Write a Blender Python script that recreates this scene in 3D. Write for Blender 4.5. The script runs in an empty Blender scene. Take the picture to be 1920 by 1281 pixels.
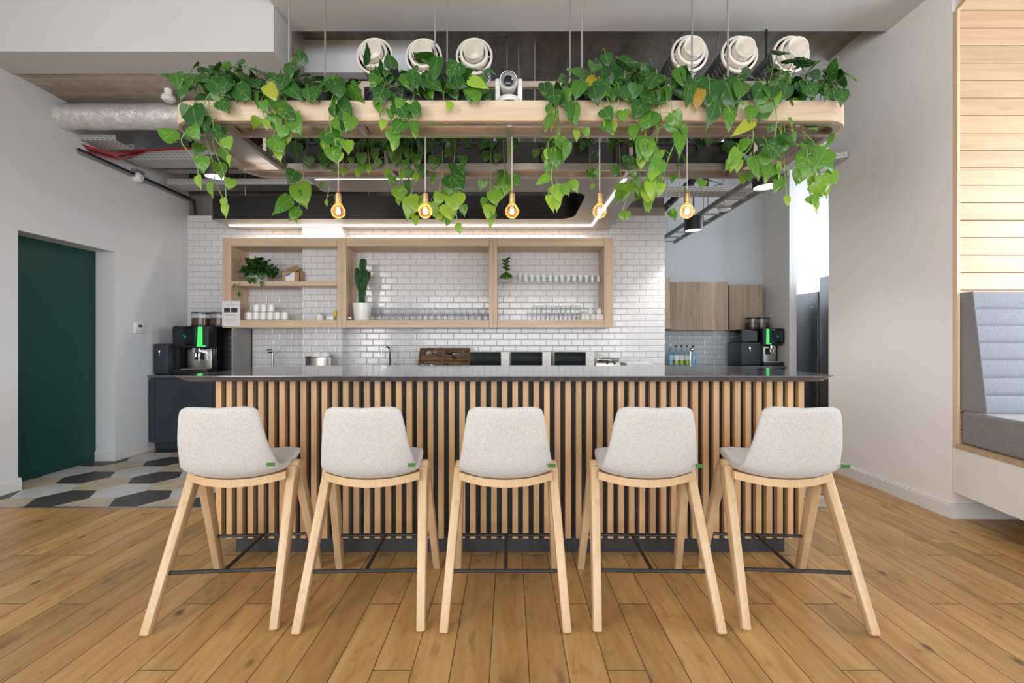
import bpy, bmesh, math, random
from mathutils import Vector, Matrix, noise as mnoise
PI = math.pi
sc = bpy.context.scene
COL = sc.collection
F, VX, VY, H = 850.0, 955.0, 640.0, 1.18

def at(px, py, Y):
    """world point at distance Y that a photograph point shows"""
    return Vector(((px - VX) * Y / F, Y, H + (VY - py) * Y / F))

def X_(px, Y): return (px - VX) * Y / F
def Z_(py, Y): return H + (VY - py) * Y / F

# ------------------------------------------------------------------ materials
def new_mat(name):
    m = bpy.data.materials.new(name); m.use_nodes = True
    nt = m.node_tree
    return m, nt, nt.nodes['Principled BSDF']

def N(nt, typ, **kw):
    n = nt.nodes.new(typ)
    for k, v in kw.items():
        if k.startswith('i_'):
            n.inputs[k[2:].replace('_', ' ')].default_value = v
        else:
            setattr(n, k, v)
    return n

def L(nt, a, b): nt.links.new(a, b)

def ramp(nt, fac, stops):
    r = N(nt, 'ShaderNodeValToRGB')
    el = r.color_ramp.elements
    while len(el) < len(stops): el.new(0.5)
    for e, (p, c) in zip(el, stops):
        e.position = p; e.color = (*c, 1) if len(c) == 3 else c
    L(nt, fac, r.inputs['Fac'])
    return r.outputs['Color']

def mix(nt, fac, a, b, mode='MIX'):
    m = N(nt, 'ShaderNodeMix', data_type='RGBA', blend_type=mode)
    for sock, v in ((0, fac), (6, a), (7, b)):
        if hasattr(v, 'is_output'): L(nt, v, m.inputs[sock])
        else: m.inputs[sock].default_value = v if sock == 0 else ((*v, 1) if len(v) == 3 else v)
    return m.outputs[2]

def math_(nt, op, a, b=0.0):
    m = N(nt, 'ShaderNodeMath', operation=op)
    for i, v in enumerate((a, b)):
        if hasattr(v, 'is_output'): L(nt, v, m.inputs[i])
        else: m.inputs[i].default_value = v
    return m.outputs[0]

def objco(nt, scale=(1, 1, 1), rot=(0, 0, 0)):
    t = N(nt, 'ShaderNodeTexCoord')
    mp = N(nt, 'ShaderNodeMapping')
    mp.inputs['Scale'].default_value = scale
    mp.inputs['Rotation'].default_value = rot
    L(nt, t.outputs['Object'], mp.inputs['Vector'])
    return mp.outputs['Vector']

def noise(nt, vec, scale, detail=4, rough=0.55, dist=0.0):
    n = N(nt, 'ShaderNodeTexNoise')
    n.inputs['Scale'].default_value = scale
    n.inputs['Detail'].default_value = detail
    n.inputs['Roughness'].default_value = rough
    n.inputs['Distortion'].default_value = dist
    L(nt, vec, n.inputs['Vector'])
    return n.outputs['Fac']

def bump(nt, b, h, strength=0.3, dist=0.01):
    n = N(nt, 'ShaderNodeBump')
    n.inputs['Strength'].default_value = strength
    n.inputs['Distance'].default_value = dist
    L(nt, h, n.inputs['Height']); L(nt, n.outputs['Normal'], b.inputs['Normal'])

def plain(name, c, rough=0.5, metal=0.0, var=0.06, scale=3.0, spec=0.5, bmp=0.0, bscale=60, coat=0.0):
    m, nt, b = new_mat(name)
    v = objco(nt)
    n = noise(nt, v, scale)
    lo = tuple(x * (1 - var) for x in c); hi = tuple(min(1, x * (1 + var)) for x in c)
    L(nt, ramp(nt, n, [(0.3, lo), (0.7, hi)]), b.inputs['Base Color'])
    b.inputs['Roughness'].default_value = rough
    b.inputs['Metallic'].default_value = metal
    b.inputs['Specular IOR Level'].default_value = spec
    if coat: b.inputs['Coat Weight'].default_value = coat
    if bmp: bump(nt, b, noise(nt, v, bscale), bmp, 0.004)
    return m

def wood(name, dark, light, axis='z', rough=0.45, tint=0.25, knots=0.0, grain=1.0, bands=0):
    """straight grained timber; each separate board gets its own tone"""
    m, nt, b = new_mat(name)
    s = {'x': (1.2, 22, 22), 'y': (22, 1.2, 22), 'z': (22, 22, 1.2)}[axis]
    v = objco(nt, s)
    geo = N(nt, 'ShaderNodeNewGeometry')
    off = N(nt, 'ShaderNodeVectorMath', operation='ADD')
    cb = N(nt, 'ShaderNodeCombineXYZ')
    r = math_(nt, 'MULTIPLY', geo.outputs['Random Per Island'], 37.0)
    for i in range(3): L(nt, r, cb.inputs[i])
    L(nt, v, off.inputs[0]); L(nt, cb.outputs[0], off.inputs[1])
    vec = off.outputs[0]
    n1 = noise(nt, vec, 1.0, 6, 0.6, 0.6)
    n2 = noise(nt, vec, 4.5, 3, 0.6, 0.2)
    f = math_(nt, 'ADD', math_(nt, 'MULTIPLY', n1, 0.7), math_(nt, 'MULTIPLY', n2, 0.3))
    mid = tuple((a + c) / 2 for a, c in zip(dark, light))
    col = ramp(nt, f, [(0.5 - 0.18 / grain, dark), (0.5, mid), (0.5 + 0.16 / grain, light)])
    br = math_(nt, 'ADD', math_(nt, 'MULTIPLY', geo.outputs['Random Per Island'], tint), 1 - tint / 2)
    hs = N(nt, 'ShaderNodeHueSaturation')
    L(nt, br, hs.inputs['Value']); L(nt, col, hs.inputs['Color'])
    col = hs.outputs['Color']
    if bands:
        sp = N(nt, 'ShaderNodeSeparateXYZ'); L(nt, objco(nt), sp.inputs[0])
        wn = N(nt, 'ShaderNodeTexWhiteNoise', noise_dimensions='1D')
        L(nt, math_(nt, 'FLOOR', math_(nt, 'DIVIDE', sp.outputs['X'], bands)), wn.inputs['W'])
        h2 = N(nt, 'ShaderNodeHueSaturation'); L(nt, col, h2.inputs['Color'])
        L(nt, math_(nt, 'ADD', math_(nt, 'MULTIPLY', wn.outputs['Value'], 0.55), 0.72), h2.inputs['Value'])
        col = h2.outputs['Color']
    if knots:
        ks = {'x': (2.2, 9, 9), 'y': (9, 2.2, 9), 'z': (9, 9, 2.2)}[axis]
        k = noise(nt, objco(nt, ks), 1.0, 2, 0.5)
        kf = ramp(nt, k, [(0.66, (0, 0, 0)), (0.76, (1, 1, 1))])
        col = mix(nt, math_(nt, 'MULTIPLY', kf, knots), col, tuple(x * 0.35 for x in dark))
    L(nt, col, b.inputs['Base Color'])
    b.inputs['Roughness'].default_value = rough
    bump(nt, b, f, 0.12, 0.002)
    return m

def floor_oak():
    m, nt, b = new_mat('floor_oak_planks')
    t = N(nt, 'ShaderNodeTexCoord')
    sp = N(nt, 'ShaderNodeSeparateXYZ'); L(nt, t.outputs['Object'], sp.inputs[0])
    cb = N(nt, 'ShaderNodeCombineXYZ')
    L(nt, sp.outputs['Y'], cb.inputs[0]); L(nt, math_(nt, 'ADD', sp.outputs['X'], 0.07), cb.inputs[1])
    def brick(ms, sm):
        k = N(nt, 'ShaderNodeTexBrick', offset=0.37, offset_frequency=2, squash=1.3, squash_frequency=3)
        k.inputs['Color1'].default_value = (0, 0, 0, 1); k.inputs['Color2'].default_value = (1, 1, 1, 1)
        k.inputs['Mortar'].default_value = (0.5, 0.5, 0.5, 1)
        k.inputs['Scale'].default_value = 1; k.inputs['Mortar Size'].default_value = ms
        k.inputs['Mortar Smooth'].default_value = sm; k.inputs['Bias'].default_value = 0
        k.inputs['Brick Width'].default_value = 1.25; k.inputs['Row Height'].default_value = 0.14
        L(nt, cb.outputs[0], k.inputs['Vector'])
        return k
    k = brick(0.0021, 0.0)
    rnd = N(nt, 'ShaderNodeSeparateColor'); L(nt, k.outputs['Color'], rnd.inputs[0])
    r = rnd.outputs[0]
    cv = N(nt, 'ShaderNodeCombineXYZ')
    L(nt, math_(nt, 'ADD', math_(nt, 'MULTIPLY', sp.outputs['X'], 10), math_(nt, 'MULTIPLY', r, 53)), cv.inputs[0])
    L(nt, math_(nt, 'MULTIPLY', sp.outputs['Y'], 1.3), cv.inputs[1]); L(nt, math_(nt, 'MULTIPLY', r, 31), cv.inputs[2])
    g1 = noise(nt, cv.outputs[0], 1.0, 5, 0.55, 1.6)
    g2 = noise(nt, cv.outputs[0], 5.0, 4, 0.6, 0.4)
    f = math_(nt, 'ADD', math_(nt, 'MULTIPLY', g1, 0.65), math_(nt, 'MULTIPLY', g2, 0.35))
    col = ramp(nt, f, [(0.22, (0.21, 0.105, 0.034)), (0.40, (0.37, 0.205, 0.072)), (0.56, (0.445, 0.262, 0.100)), (0.78, (0.54, 0.352, 0.160))])
    hs = N(nt, 'ShaderNodeHueSaturation')
    L(nt, math_(nt, 'ADD', math_(nt, 'MULTIPLY', r, 0.34), 0.82), hs.inputs['Value']); L(nt, col, hs.inputs['Color'])
    col = hs.outputs['Color']
    # worn dark blotches and knots
    cw = N(nt, 'ShaderNodeCombineXYZ')
    L(nt, math_(nt, 'ADD', math_(nt, 'MULTIPLY', sp.outputs['X'], 11), math_(nt, 'MULTIPLY', r, 91)), cw.inputs[0])
    L(nt, math_(nt, 'MULTIPLY', sp.outputs['Y'], 4.2), cw.inputs[1])
    w = noise(nt, cw.outputs[0], 1.0, 5, 0.62, 0.5)
    wf = ramp(nt, w, [(0.57, (0, 0, 0)), (0.72, (1, 1, 1))])
    col = mix(nt, math_(nt, 'MULTIPLY', wf, 0.62), col, (0.10, 0.056, 0.026))
    vo = N(nt, 'ShaderNodeTexVoronoi', voronoi_dimensions='2D'); vo.inputs['Scale'].default_value = 1.0
    ck = N(nt, 'ShaderNodeCombineXYZ')
    L(nt, math_(nt, 'ADD', math_(nt, 'MULTIPLY', sp.outputs['X'], 3.6), math_(nt, 'MULTIPLY', g2, 0.12)), ck.inputs[0])
    L(nt, math_(nt, 'ADD', math_(nt, 'MULTIPLY', sp.outputs['Y'], 2.1), math_(nt, 'MULTIPLY', g1, 0.10)), ck.inputs[1])
    L(nt, ck.outputs[0], vo.inputs['Vector'])
    kf = ramp(nt, vo.outputs['Distance'], [(0.02, (1, 1, 1)), (0.075, (0, 0, 0))])
    vc = N(nt, 'ShaderNodeSeparateColor'); L(nt, vo.outputs['Color'], vc.inputs[0])
    kf = math_(nt, 'MULTIPLY', kf, ramp(nt, vc.outputs[0], [(0.35, (0, 0, 0)), (0.8, (0.95, 0.95, 0.95))]))
    col = mix(nt, math_(nt, 'MULTIPLY', kf, 0.85), col, (0.045, 0.024, 0.012))
    col = mix(nt, math_(nt, 'MULTIPLY', k.outputs['Fac'], 0.85), col, (0.055, 0.03, 0.014))
    L(nt, col, b.inputs['Base Color'])
    rr = ramp(nt, f, [(0.3, (0.46,) * 3), (0.7, (0.32,) * 3)])
    L(nt, rr, b.inputs['Roughness'])
    k2 = brick(0.004, 1.0)
    hgt = math_(nt, 'SUBTRACT', math_(nt, 'MULTIPLY', f, 0.25), k2.outputs['Fac'])
    bump(nt, b, hgt, 0.25, 0.003)
    return m

def metro(name, plane='xz', zshift=0.0, xshift=0.0, c=(0.73, 0.73, 0.755)):
    m, nt, b = new_mat(name)
    t = N(nt, 'ShaderNodeTexCoord')
    sp = N(nt, 'ShaderNodeSeparateXYZ'); L(nt, t.outputs['Object'], sp.inputs[0])
    cb = N(nt, 'ShaderNodeCombineXYZ')
    L(nt, math_(nt, 'ADD', sp.outputs['X' if plane == 'xz' else 'Y'], xshift), cb.inputs[0])
    L(nt, math_(nt, 'ADD', sp.outputs['Z'], zshift), cb.inputs[1])
    def brick(ms, sm):
        k = N(nt, 'ShaderNodeTexBrick', offset=0.5, offset_frequency=2)
        for nme, cc in (('Color1', c), ('Color2', tuple(x * 0.965 for x in c)), ('Mortar', (0.34, 0.34, 0.36))):
            k.inputs[nme].default_value = (*cc, 1)
        k.inputs['Scale'].default_value = 1; k.inputs['Mortar Size'].default_value = ms
        k.inputs['Mortar Smooth'].default_value = sm
        k.inputs['Brick Width'].default_value = 0.15; k.inputs['Row Height'].default_value = 0.075
        L(nt, cb.outputs[0], k.inputs['Vector'])
        return k
    k = brick(0.0021, 0.1)
    L(nt, k.outputs['Color'], b.inputs['Base Color'])
    rr = ramp(nt, k.outputs['Fac'], [(0.0, (0.10,) * 3), (1.0, (0.7,) * 3)])
    L(nt, rr, b.inputs['Roughness'])
    k2 = brick(0.011, 1.0)
    h = ramp(nt, k2.outputs['Fac'], [(0.0, (1, 1, 1)), (0.9, (0, 0, 0))])
    bump(nt, b, h, 0.55, 0.004)
    return m

def concrete(name, c, var=0.35, boards=None):
    m, nt, b = new_mat(name)
    v = objco(nt)
    n1 = noise(nt, v, 1.4, 6, 0.65, 0.4)
    n2 = noise(nt, v, 9, 5, 0.7)
    f = math_(nt, 'ADD', math_(nt, 'MULTIPLY', n1, 0.6), math_(nt, 'MULTIPLY', n2, 0.4))
    if boards:
        n3 = noise(nt, objco(nt, boards), 1.0, 3, 0.6)
        f = math_(nt, 'ADD', math_(nt, 'MULTIPLY', f, 0.6), math_(nt, 'MULTIPLY', n3, 0.4))
    lo = tuple(x * (1 - var) for x in c); hi = tuple(x * (1 + var) for x in c)
    L(nt, ramp(nt, f, [(0.35, lo), (0.5, c), (0.65, hi)]), b.inputs['Base Color'])
    b.inputs['Roughness'].default_value = 0.85
    bump(nt, b, f, 0.5, 0.01)
    return m

def emit(name, c, strength):
    m = bpy.data.materials.new(name); m.use_nodes = True
    nt = m.node_tree; nt.nodes.clear()
    e = N(nt, 'ShaderNodeEmission'); e.inputs['Color'].default_value = (*c, 1); e.inputs['Strength'].default_value = strength
    o = N(nt, 'ShaderNodeOutputMaterial'); L(nt, e.outputs[0], o.inputs[0])
    return m

def thin_glass(name, tint=(0.985, 0.99, 0.99), edge=(0.80, 0.82, 0.83), gloss=0.55):
    """thin walled glass: clear face on, darker and shinier towards its outline"""
    m = bpy.data.materials.new(name); m.use_nodes = True
    nt = m.node_tree; nt.nodes.clear()
    lw = N(nt, 'ShaderNodeLayerWeight'); lw.inputs['Blend'].default_value = 0.35
    tr = N(nt, 'ShaderNodeBsdfTransparent')
    L(nt, ramp(nt, lw.outputs['Facing'], [(0.35, tint), (1.0, edge)]), tr.inputs['Color'])
    gl = N(nt, 'ShaderNodeBsdfGlossy'); gl.inputs['Roughness'].default_value = 0.03
    fr = N(nt, 'ShaderNodeMath', operation='POWER'); L(nt, lw.outputs['Facing'], fr.inputs[0]); fr.inputs[1].default_value = 3.0
    ms = N(nt, 'ShaderNodeMixShader')
    L(nt, math_(nt, 'ADD', math_(nt, 'MULTIPLY', fr.outputs[0], gloss), 0.03), ms.inputs[0])
    L(nt, tr.outputs[0], ms.inputs[1]); L(nt, gl.outputs[0], ms.inputs[2])
    o = N(nt, 'ShaderNodeOutputMaterial'); L(nt, ms.outputs[0], o.inputs[0])
    return m

def fabric(name, c, var=0.22, scale=420, rough=0.95):
    m, nt, b = new_mat(name)
    v = objco(nt)
    n1 = noise(nt, v, scale, 2, 0.7); n2 = noise(nt, v, scale * 0.28, 3, 0.7)
    f = math_(nt, 'ADD', math_(nt, 'MULTIPLY', n1, 0.55), math_(nt, 'MULTIPLY', n2, 0.45))
    lo = tuple(x * (1 - var) for x in c); hi = tuple(min(1, x * (1 + var * 0.7)) for x in c)
    L(nt, ramp(nt, f, [(0.38, lo), (0.5, c), (0.62, hi)]), b.inputs['Base Color'])
    b.inputs['Roughness'].default_value = rough
    b.inputs['Specular IOR Level'].default_value = 0.2
    b.inputs['Sheen Weight'].default_value = 0.25
    bump(nt, b, f, 0.25, 0.002)
    return m

def leaf_mat():
    m, nt, b = new_mat('pothos_leaf')
    uv = N(nt, 'ShaderNodeUVMap'); uv.uv_map = 'leaf'
    sp = N(nt, 'ShaderNodeSeparateXYZ'); L(nt, uv.outputs[0], sp.inputs[0])
    at_ = N(nt, 'ShaderNodeAttribute', attribute_name='tint')
    tone = at_.outputs['Fac']
    base = ramp(nt, tone, [(0.0, (0.010, 0.050, 0.010)), (0.35, (0.024, 0.115, 0.016)), (0.65, (0.090, 0.25, 0.020)),
                           (0.86, (0.29, 0.47, 0.045)), (0.93, (0.42, 0.36, 0.03)), (1.0, (0.30, 0.11, 0.02))])
    # pale streaks fan out from the midrib
    side = math_(nt, 'ABSOLUTE', math_(nt, 'SUBTRACT', sp.outputs['X'], 0.5))
    cv = N(nt, 'ShaderNodeCombineXYZ')
    L(nt, math_(nt, 'MULTIPLY', math_(nt, 'SUBTRACT', sp.outputs['Y'], math_(nt, 'MULTIPLY', side, 0.9)), 9), cv.inputs[0])
    L(nt, math_(nt, 'MULTIPLY', side, 2.2), cv.inputs[1]); L(nt, math_(nt, 'MULTIPLY', tone, 60), cv.inputs[2])
    st = noise(nt, cv.outputs[0], 1.0, 4, 0.6)
    sf = ramp(nt, st, [(0.60, (0, 0, 0)), (0.68, (1, 1, 1))])
    col = mix(nt, math_(nt, 'MULTIPLY', sf, 0.6), base, (0.42, 0.52, 0.13))
    rib = ramp(nt, side, [(0.0, (1, 1, 1)), (0.03, (0, 0, 0))])
    col = mix(nt, math_(nt, 'MULTIPLY', rib, 0.45), col, (0.30, 0.45, 0.10))
    L(nt, col, b.inputs['Base Color'])
    b.inputs['Roughness'].default_value = 0.24
    ve = N(nt, 'ShaderNodeTexWave', wave_type='BANDS', bands_direction='X'); ve.inputs['Scale'].default_value = 0.9
    L(nt, cv.outputs[0], ve.inputs['Vector'])
    bump(nt, b, ve.outputs['Fac'], 0.12, 0.002)
    tl = N(nt, 'ShaderNodeBsdfTranslucent'); L(nt, col, tl.inputs['Color'])
    ms = N(nt, 'ShaderNodeMixShader'); ms.inputs[0].default_value = 0.28
    L(nt, b.outputs[0], ms.inputs[1]); L(nt, tl.outputs[0], ms.inputs[2])
    L(nt, ms.outputs[0], nt.nodes['Material Output'].inputs[0])
    return m

def steel_perf(name, c=(0.58, 0.58, 0.59), pitch=0.035):
    """galvanised steel with rows of punched slots"""
    m, nt, b = new_mat(name)
    t = N(nt, 'ShaderNodeTexCoord')
    k = N(nt, 'ShaderNodeTexBrick', offset=0.5)
    sp = N(nt, 'ShaderNodeSeparateXYZ'); L(nt, t.outputs['Object'], sp.inputs[0])
    cb = N(nt, 'ShaderNodeCombineXYZ')
    L(nt, math_(nt, 'ADD', sp.outputs['X'], math_(nt, 'MULTIPLY', sp.outputs['Y'], 0.37)), cb.inputs[0])
    L(nt, math_(nt, 'ADD', sp.outputs['Z'], math_(nt, 'MULTIPLY', sp.outputs['Y'], 0.8)), cb.inputs[1])
    L(nt, cb.outputs[0], k.inputs['Vector'])
    k.inputs['Color1'].default_value = (0.03, 0.03, 0.03, 1); k.inputs['Color2'].default_value = (0.05, 0.05, 0.05, 1)
    k.inputs['Mortar'].default_value = (*c, 1)
    k.inputs['Scale'].default_value = 1; k.inputs['Mortar Size'].default_value = pitch * 0.30
    k.inputs['Mortar Smooth'].default_value = 0.0
    k.inputs['Brick Width'].default_value = pitch * 1.3; k.inputs['Row Height'].default_value = pitch * 0.72
    L(nt, k.outputs['Color'], b.inputs['Base Color'])
    b.inputs['Metallic'].default_value = 0.5; b.inputs['Roughness'].default_value = 0.45
    return m

def brushed(name, c, rough=0.3, axis='x'):
    m, nt, b = new_mat(name)
    s = {'x': (2, 160, 160), 'z': (160, 160, 2), 'y': (160, 2, 160)}[axis]
    n = noise(nt, objco(nt, s), 1, 3)
    L(nt, ramp(nt, n, [(0.3, tuple(x * 0.85 for x in c)), (0.7, tuple(min(1, x * 1.1) for x in c))]), b.inputs['Base Color'])
    b.inputs['Metallic'].default_value = 1; b.inputs['Roughness'].default_value = rough
    return m

def foil():
    m, nt, b = new_mat('foil_lagging')
    v = objco(nt)
    n = noise(nt, v, 14, 6, 0.7, 1.0)
    L(nt, ramp(nt, n, [(0.3, (0.62, 0.61, 0.60)), (0.7, (0.88, 0.87, 0.86))]), b.inputs['Base Color'])
    b.inputs['Metallic'].default_value = 0.6; b.inputs['Roughness'].default_value = 0.34
    bump(nt, b, n, 0.8, 0.012)
    return m

M = {}
M['wall'] = plain('matt_white_wall_paint', (0.66, 0.675, 0.70), 0.9, var=0.012, scale=1.5, spec=0.2)
M['wall_warm'] = plain('warm_white_wall_paint', (0.75, 0.745, 0.735), 0.9, var=0.012, scale=1.5, spec=0.2)
M['ceiling'] = plain('shaded_ceiling_paint', (0.56, 0.575, 0.575), 0.92, var=0.015, spec=0.2)  # white paint darkened to stand in for dimmer light on ceiling and beam
M['skirting'] = plain('white_satin_skirting', (0.68, 0.68, 0.68), 0.5, var=0.01)
M['concrete'] = concrete('rough_ceiling_concrete', (0.235, 0.220, 0.200), 0.5, (6, .8, 6))
M['concrete_beam'] = concrete('stained_concrete_beam', (0.46, 0.405, 0.34), 0.45, (0.5, 7, 7))
M['concrete_dark'] = concrete('dark_board_marked_concrete', (0.17, 0.16, 0.145), 0.4, (9, 9, 0.8))
M['floor'] = floor_oak()
M['metro'] = metro('white_metro_tile')
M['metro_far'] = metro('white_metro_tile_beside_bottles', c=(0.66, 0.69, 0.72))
M['oak'] = wood('pale_oak_boards', (0.52, 0.37, 0.235), (0.72, 0.56, 0.39), 'x', 0.5, 0.10, 0.12, 0.8)
M['oak_up'] = wood('pale_oak_uprights', (0.52, 0.37, 0.235), (0.70, 0.54, 0.375), 'z', 0.5, 0.10, 0.12, 0.8)
M['oak_band'] = wood('limed_oak_band', (0.44, 0.325, 0.22), (0.65, 0.53, 0.40), 'x', 0.45, 0.05, 0.10, 0.75)
M['slat'] = wood('warm_oak_slats', (0.40, 0.235, 0.11), (0.60, 0.39, 0.21), 'z', 0.4, 0.34, 0.0, 0.8)
M['ash'] = wood('oiled_ash_legs', (0.43, 0.285, 0.155), (0.61, 0.44, 0.265), 'z', 0.38, 0.10, 0.0, 0.7)
M['alcove'] = wood('pale_oak_cladding', (0.41, 0.28, 0.17), (0.56, 0.415, 0.275), 'x', 0.5, 0.16, 0.25, 0.8)
M['cupboard'] = wood('wild_oak_cupboard_front', (0.20, 0.135, 0.085), (0.50, 0.385, 0.28), 'z', 0.5, 0.30, 0.5, 0.6, bands=.115)
M['stone'] = plain('grey_polished_stone', (0.085, 0.090, 0.105), 0.09, var=0.2, scale=9, spec=0.8)
M['black'] = plain('satin_black', (0.012, 0.012, 0.013), 0.42, var=0.1)
M['black_gloss'] = plain('gloss_black', (0.006, 0.006, 0.007), 0.1, var=0.1)
M['backing'] = plain('black_backing_board', (0.010, 0.010, 0.012), 0.6, var=0.1)
M['plinth'] = plain('charcoal_plinth', (0.025, 0.027, 0.032), 0.5, var=0.1)
M['navy'] = plain('blue_black_cabinet_lacquer', (0.030, 0.034, 0.045), 0.42, var=0.05)
M['green'] = plain('bottle_green_door_paint', (0.0065, 0.050, 0.042), 0.42, var=0.05, spec=0.35)
M['fabric'] = fabric('oatmeal_wool', (0.475, 0.475, 0.468), 0.17, 380)
M['grey_cloth'] = fabric('slate_wool', (0.20, 0.20, 0.215), 0.25, 330)
M['grey_cloth_lit'] = fabric('blue_lit_slate_wool', (0.20, 0.215, 0.25), 0.2, 330)  # same slate wool with the blue window light put into its colour
M['hood'] = plain('graphite_panel', (0.30, 0.29, 0.28), 0.38, var=0.03)
M['hood_black'] = plain('black_panel_edge', (0.010, 0.010, 0.011), 0.3, var=0.1)
M['steel'] = brushed('brushed_steel', (0.62, 0.60, 0.58), 0.28, 'x')
M['steel_dark'] = brushed('dark_brushed_steel', (0.27, 0.265, 0.265), 0.34, 'z')
M['rack'] = plain('clear_lacquered_steel', (0.56, 0.50, 0.455), 0.30, 0.9, 0.10, 6)
M['rod'] = plain('galvanised_rod', (0.34, 0.34, 0.33), 0.45, 0.7)
M['chrome'] = plain('chrome', (0.75, 0.75, 0.76), 0.08, 1.0, 0.02)
M['brass'] = plain('aged_brass', (0.62, 0.42, 0.19), 0.3, 1.0, 0.12, 20)
M['perf'] = steel_perf('punched_galvanised_steel')
M['foil'] = foil()
M['duct'] = brushed('spiral_duct_steel', (0.36, 0.37, 0.38), 0.3, 'y')
M['white_plastic'] = plain('white_plastic', (0.78, 0.78, 0.77), 0.35, var=0.01)
M['jet'] = plain('cream_powder_coat', (0.74, 0.71, 0.65), 0.45, var=0.02)
M['ceramic'] = plain('white_ceramic', (0.82, 0.81, 0.79), 0.15, var=0.01)
M['pot_grey'] = plain('pale_stoneware', (0.58, 0.56, 0.53), 0.6, var=0.05)
M['planter'] = plain('charcoal_planter', (0.030, 0.032, 0.040), 0.35, var=0.1)
M['soil'] = plain('dark_soil', (0.03, 0.02, 0.013), 0.95, var=0.4, scale=40)
M['leaf'] = leaf_mat()
M['stem'] = plain('pothos_stem', (0.16, 0.27, 0.05), 0.45, var=0.3, scale=8)
M['cactus'] = plain('cactus_green', (0.020, 0.075, 0.018), 0.5, var=0.4, scale=30)
M['glass'] = thin_glass('clear_glass')
M['glass_tall'] = thin_glass('clear_tall_glass', (0.97, 0.975, 0.975), (0.52, 0.55, 0.56), 0.6)
M['bulb'] = thin_glass('amber_bulb_glass', (1.0, 0.94, 0.82), (1.0, 0.62, 0.34), 0.10)
_nt = M['bulb'].node_tree                          # a thin amber film that the filament lights up
_out = next(n for n in _nt.nodes if n.type == 'OUTPUT_MATERIAL'); _sh = _out.inputs[0].links[0].from_socket
_tl = N(_nt, 'ShaderNodeBsdfTranslucent'); _tl.inputs['Color'].default_value = (1.0, 0.62, 0.30, 1)
_lw = N(_nt, 'ShaderNodeLayerWeight'); _lw.inputs['Blend'].default_value = 0.4
_mx = N(_nt, 'ShaderNodeMixShader'); L(_nt, ramp(_nt, _lw.outputs['Facing'], [(0.2, (0.02,) * 3), (1.0, (0.20,) * 3)]), _mx.inputs[0])
L(_nt, _sh, _mx.inputs[1]); L(_nt, _tl.outputs[0], _mx.inputs[2]); L(_nt, _mx.outputs[0], _out.inputs[0])
M['glow'] = emit('hot_filament', (1.0, 0.62, 0.30), 110)
M['led'] = emit('led_strip', (1.0, 0.95, 0.88), 9)
M['lens'] = emit('downlight_diffuser', (1.0, 0.96, 0.9), 12)
M['green_led'] = emit('green_status_light', (0.10, 0.95, 0.22), 1.0)
M['cord'] = plain('grey_braided_flex', (0.45, 0.40, 0.36), 0.8, var=0.1, scale=60)
M['card'] = plain('brown_cardboard', (0.42, 0.27, 0.15), 0.8, var=0.05)
M['paper'] = plain('white_paper', (0.78, 0.78, 0.79), 0.8, var=0.01)
M['ink'] = plain('dark_print', (0.03, 0.03, 0.04), 0.7, var=0.3, scale=60)
M['ink_grey'] = plain('grey_print', (0.45, 0.45, 0.46), 0.8, var=0.05)
M['red'] = plain('red_cable', (0.42, 0.02, 0.025), 0.5)
M['blue'] = plain('blue_print', (0.03, 0.10, 0.42), 0.5)
M['yellow'] = plain('yellow_plastic', (0.75, 0.52, 0.02), 0.5)
M['tile_black'] = plain('black_hexagon_tile', (0.050, 0.048, 0.050), 0.45, var=0.15, scale=8)
M['tile_grey'] = plain('pale_grey_hexagon_tile', (0.50, 0.51, 0.52), 0.42, var=0.10, scale=6)
M['tile_beige'] = plain('sand_hexagon_tile', (0.46, 0.39, 0.30), 0.45, var=0.18, scale=7)
M['grout'] = plain('grey_grout', (0.22, 0.21, 0.20), 0.9)
M['panel'] = concrete('grey_laminate_panel', (0.34, 0.34, 0.335), 0.15, (3, 3, 0.6))
M['tab_green'] = plain('green_tab', (0.035, 0.13, 0.015), 0.8)
M['water'] = thin_glass('bottle_glass', (0.80, 0.90, 0.95), (0.35, 0.45, 0.5), 0.9)
M['lime'] = plain('lime_drink', (0.55, 0.62, 0.06), 0.3)
M['sky_drink'] = plain('pale_blue_drink', (0.30, 0.50, 0.68), 0.3)
M['lemon'] = plain('lemon_drink', (0.70, 0.60, 0.10), 0.3)
M['screen'] = plain('dark_screen', (0.010, 0.016, 0.018), 0.12)
M['teal'] = emit('screen_mark', (0.05, 0.5, 0.5), 0.35)
M['lcd'] = plain('green_grey_lcd', (0.05, 0.12, 0.06), 0.2)
M['oven_black'] = plain('black_oven_glass', (0.006, 0.006, 0.007), 0.3, var=0.1, spec=0.12)
M['blk_rubber'] = plain('black_rubber', (0.012, 0.012, 0.012), 0.8)

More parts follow.
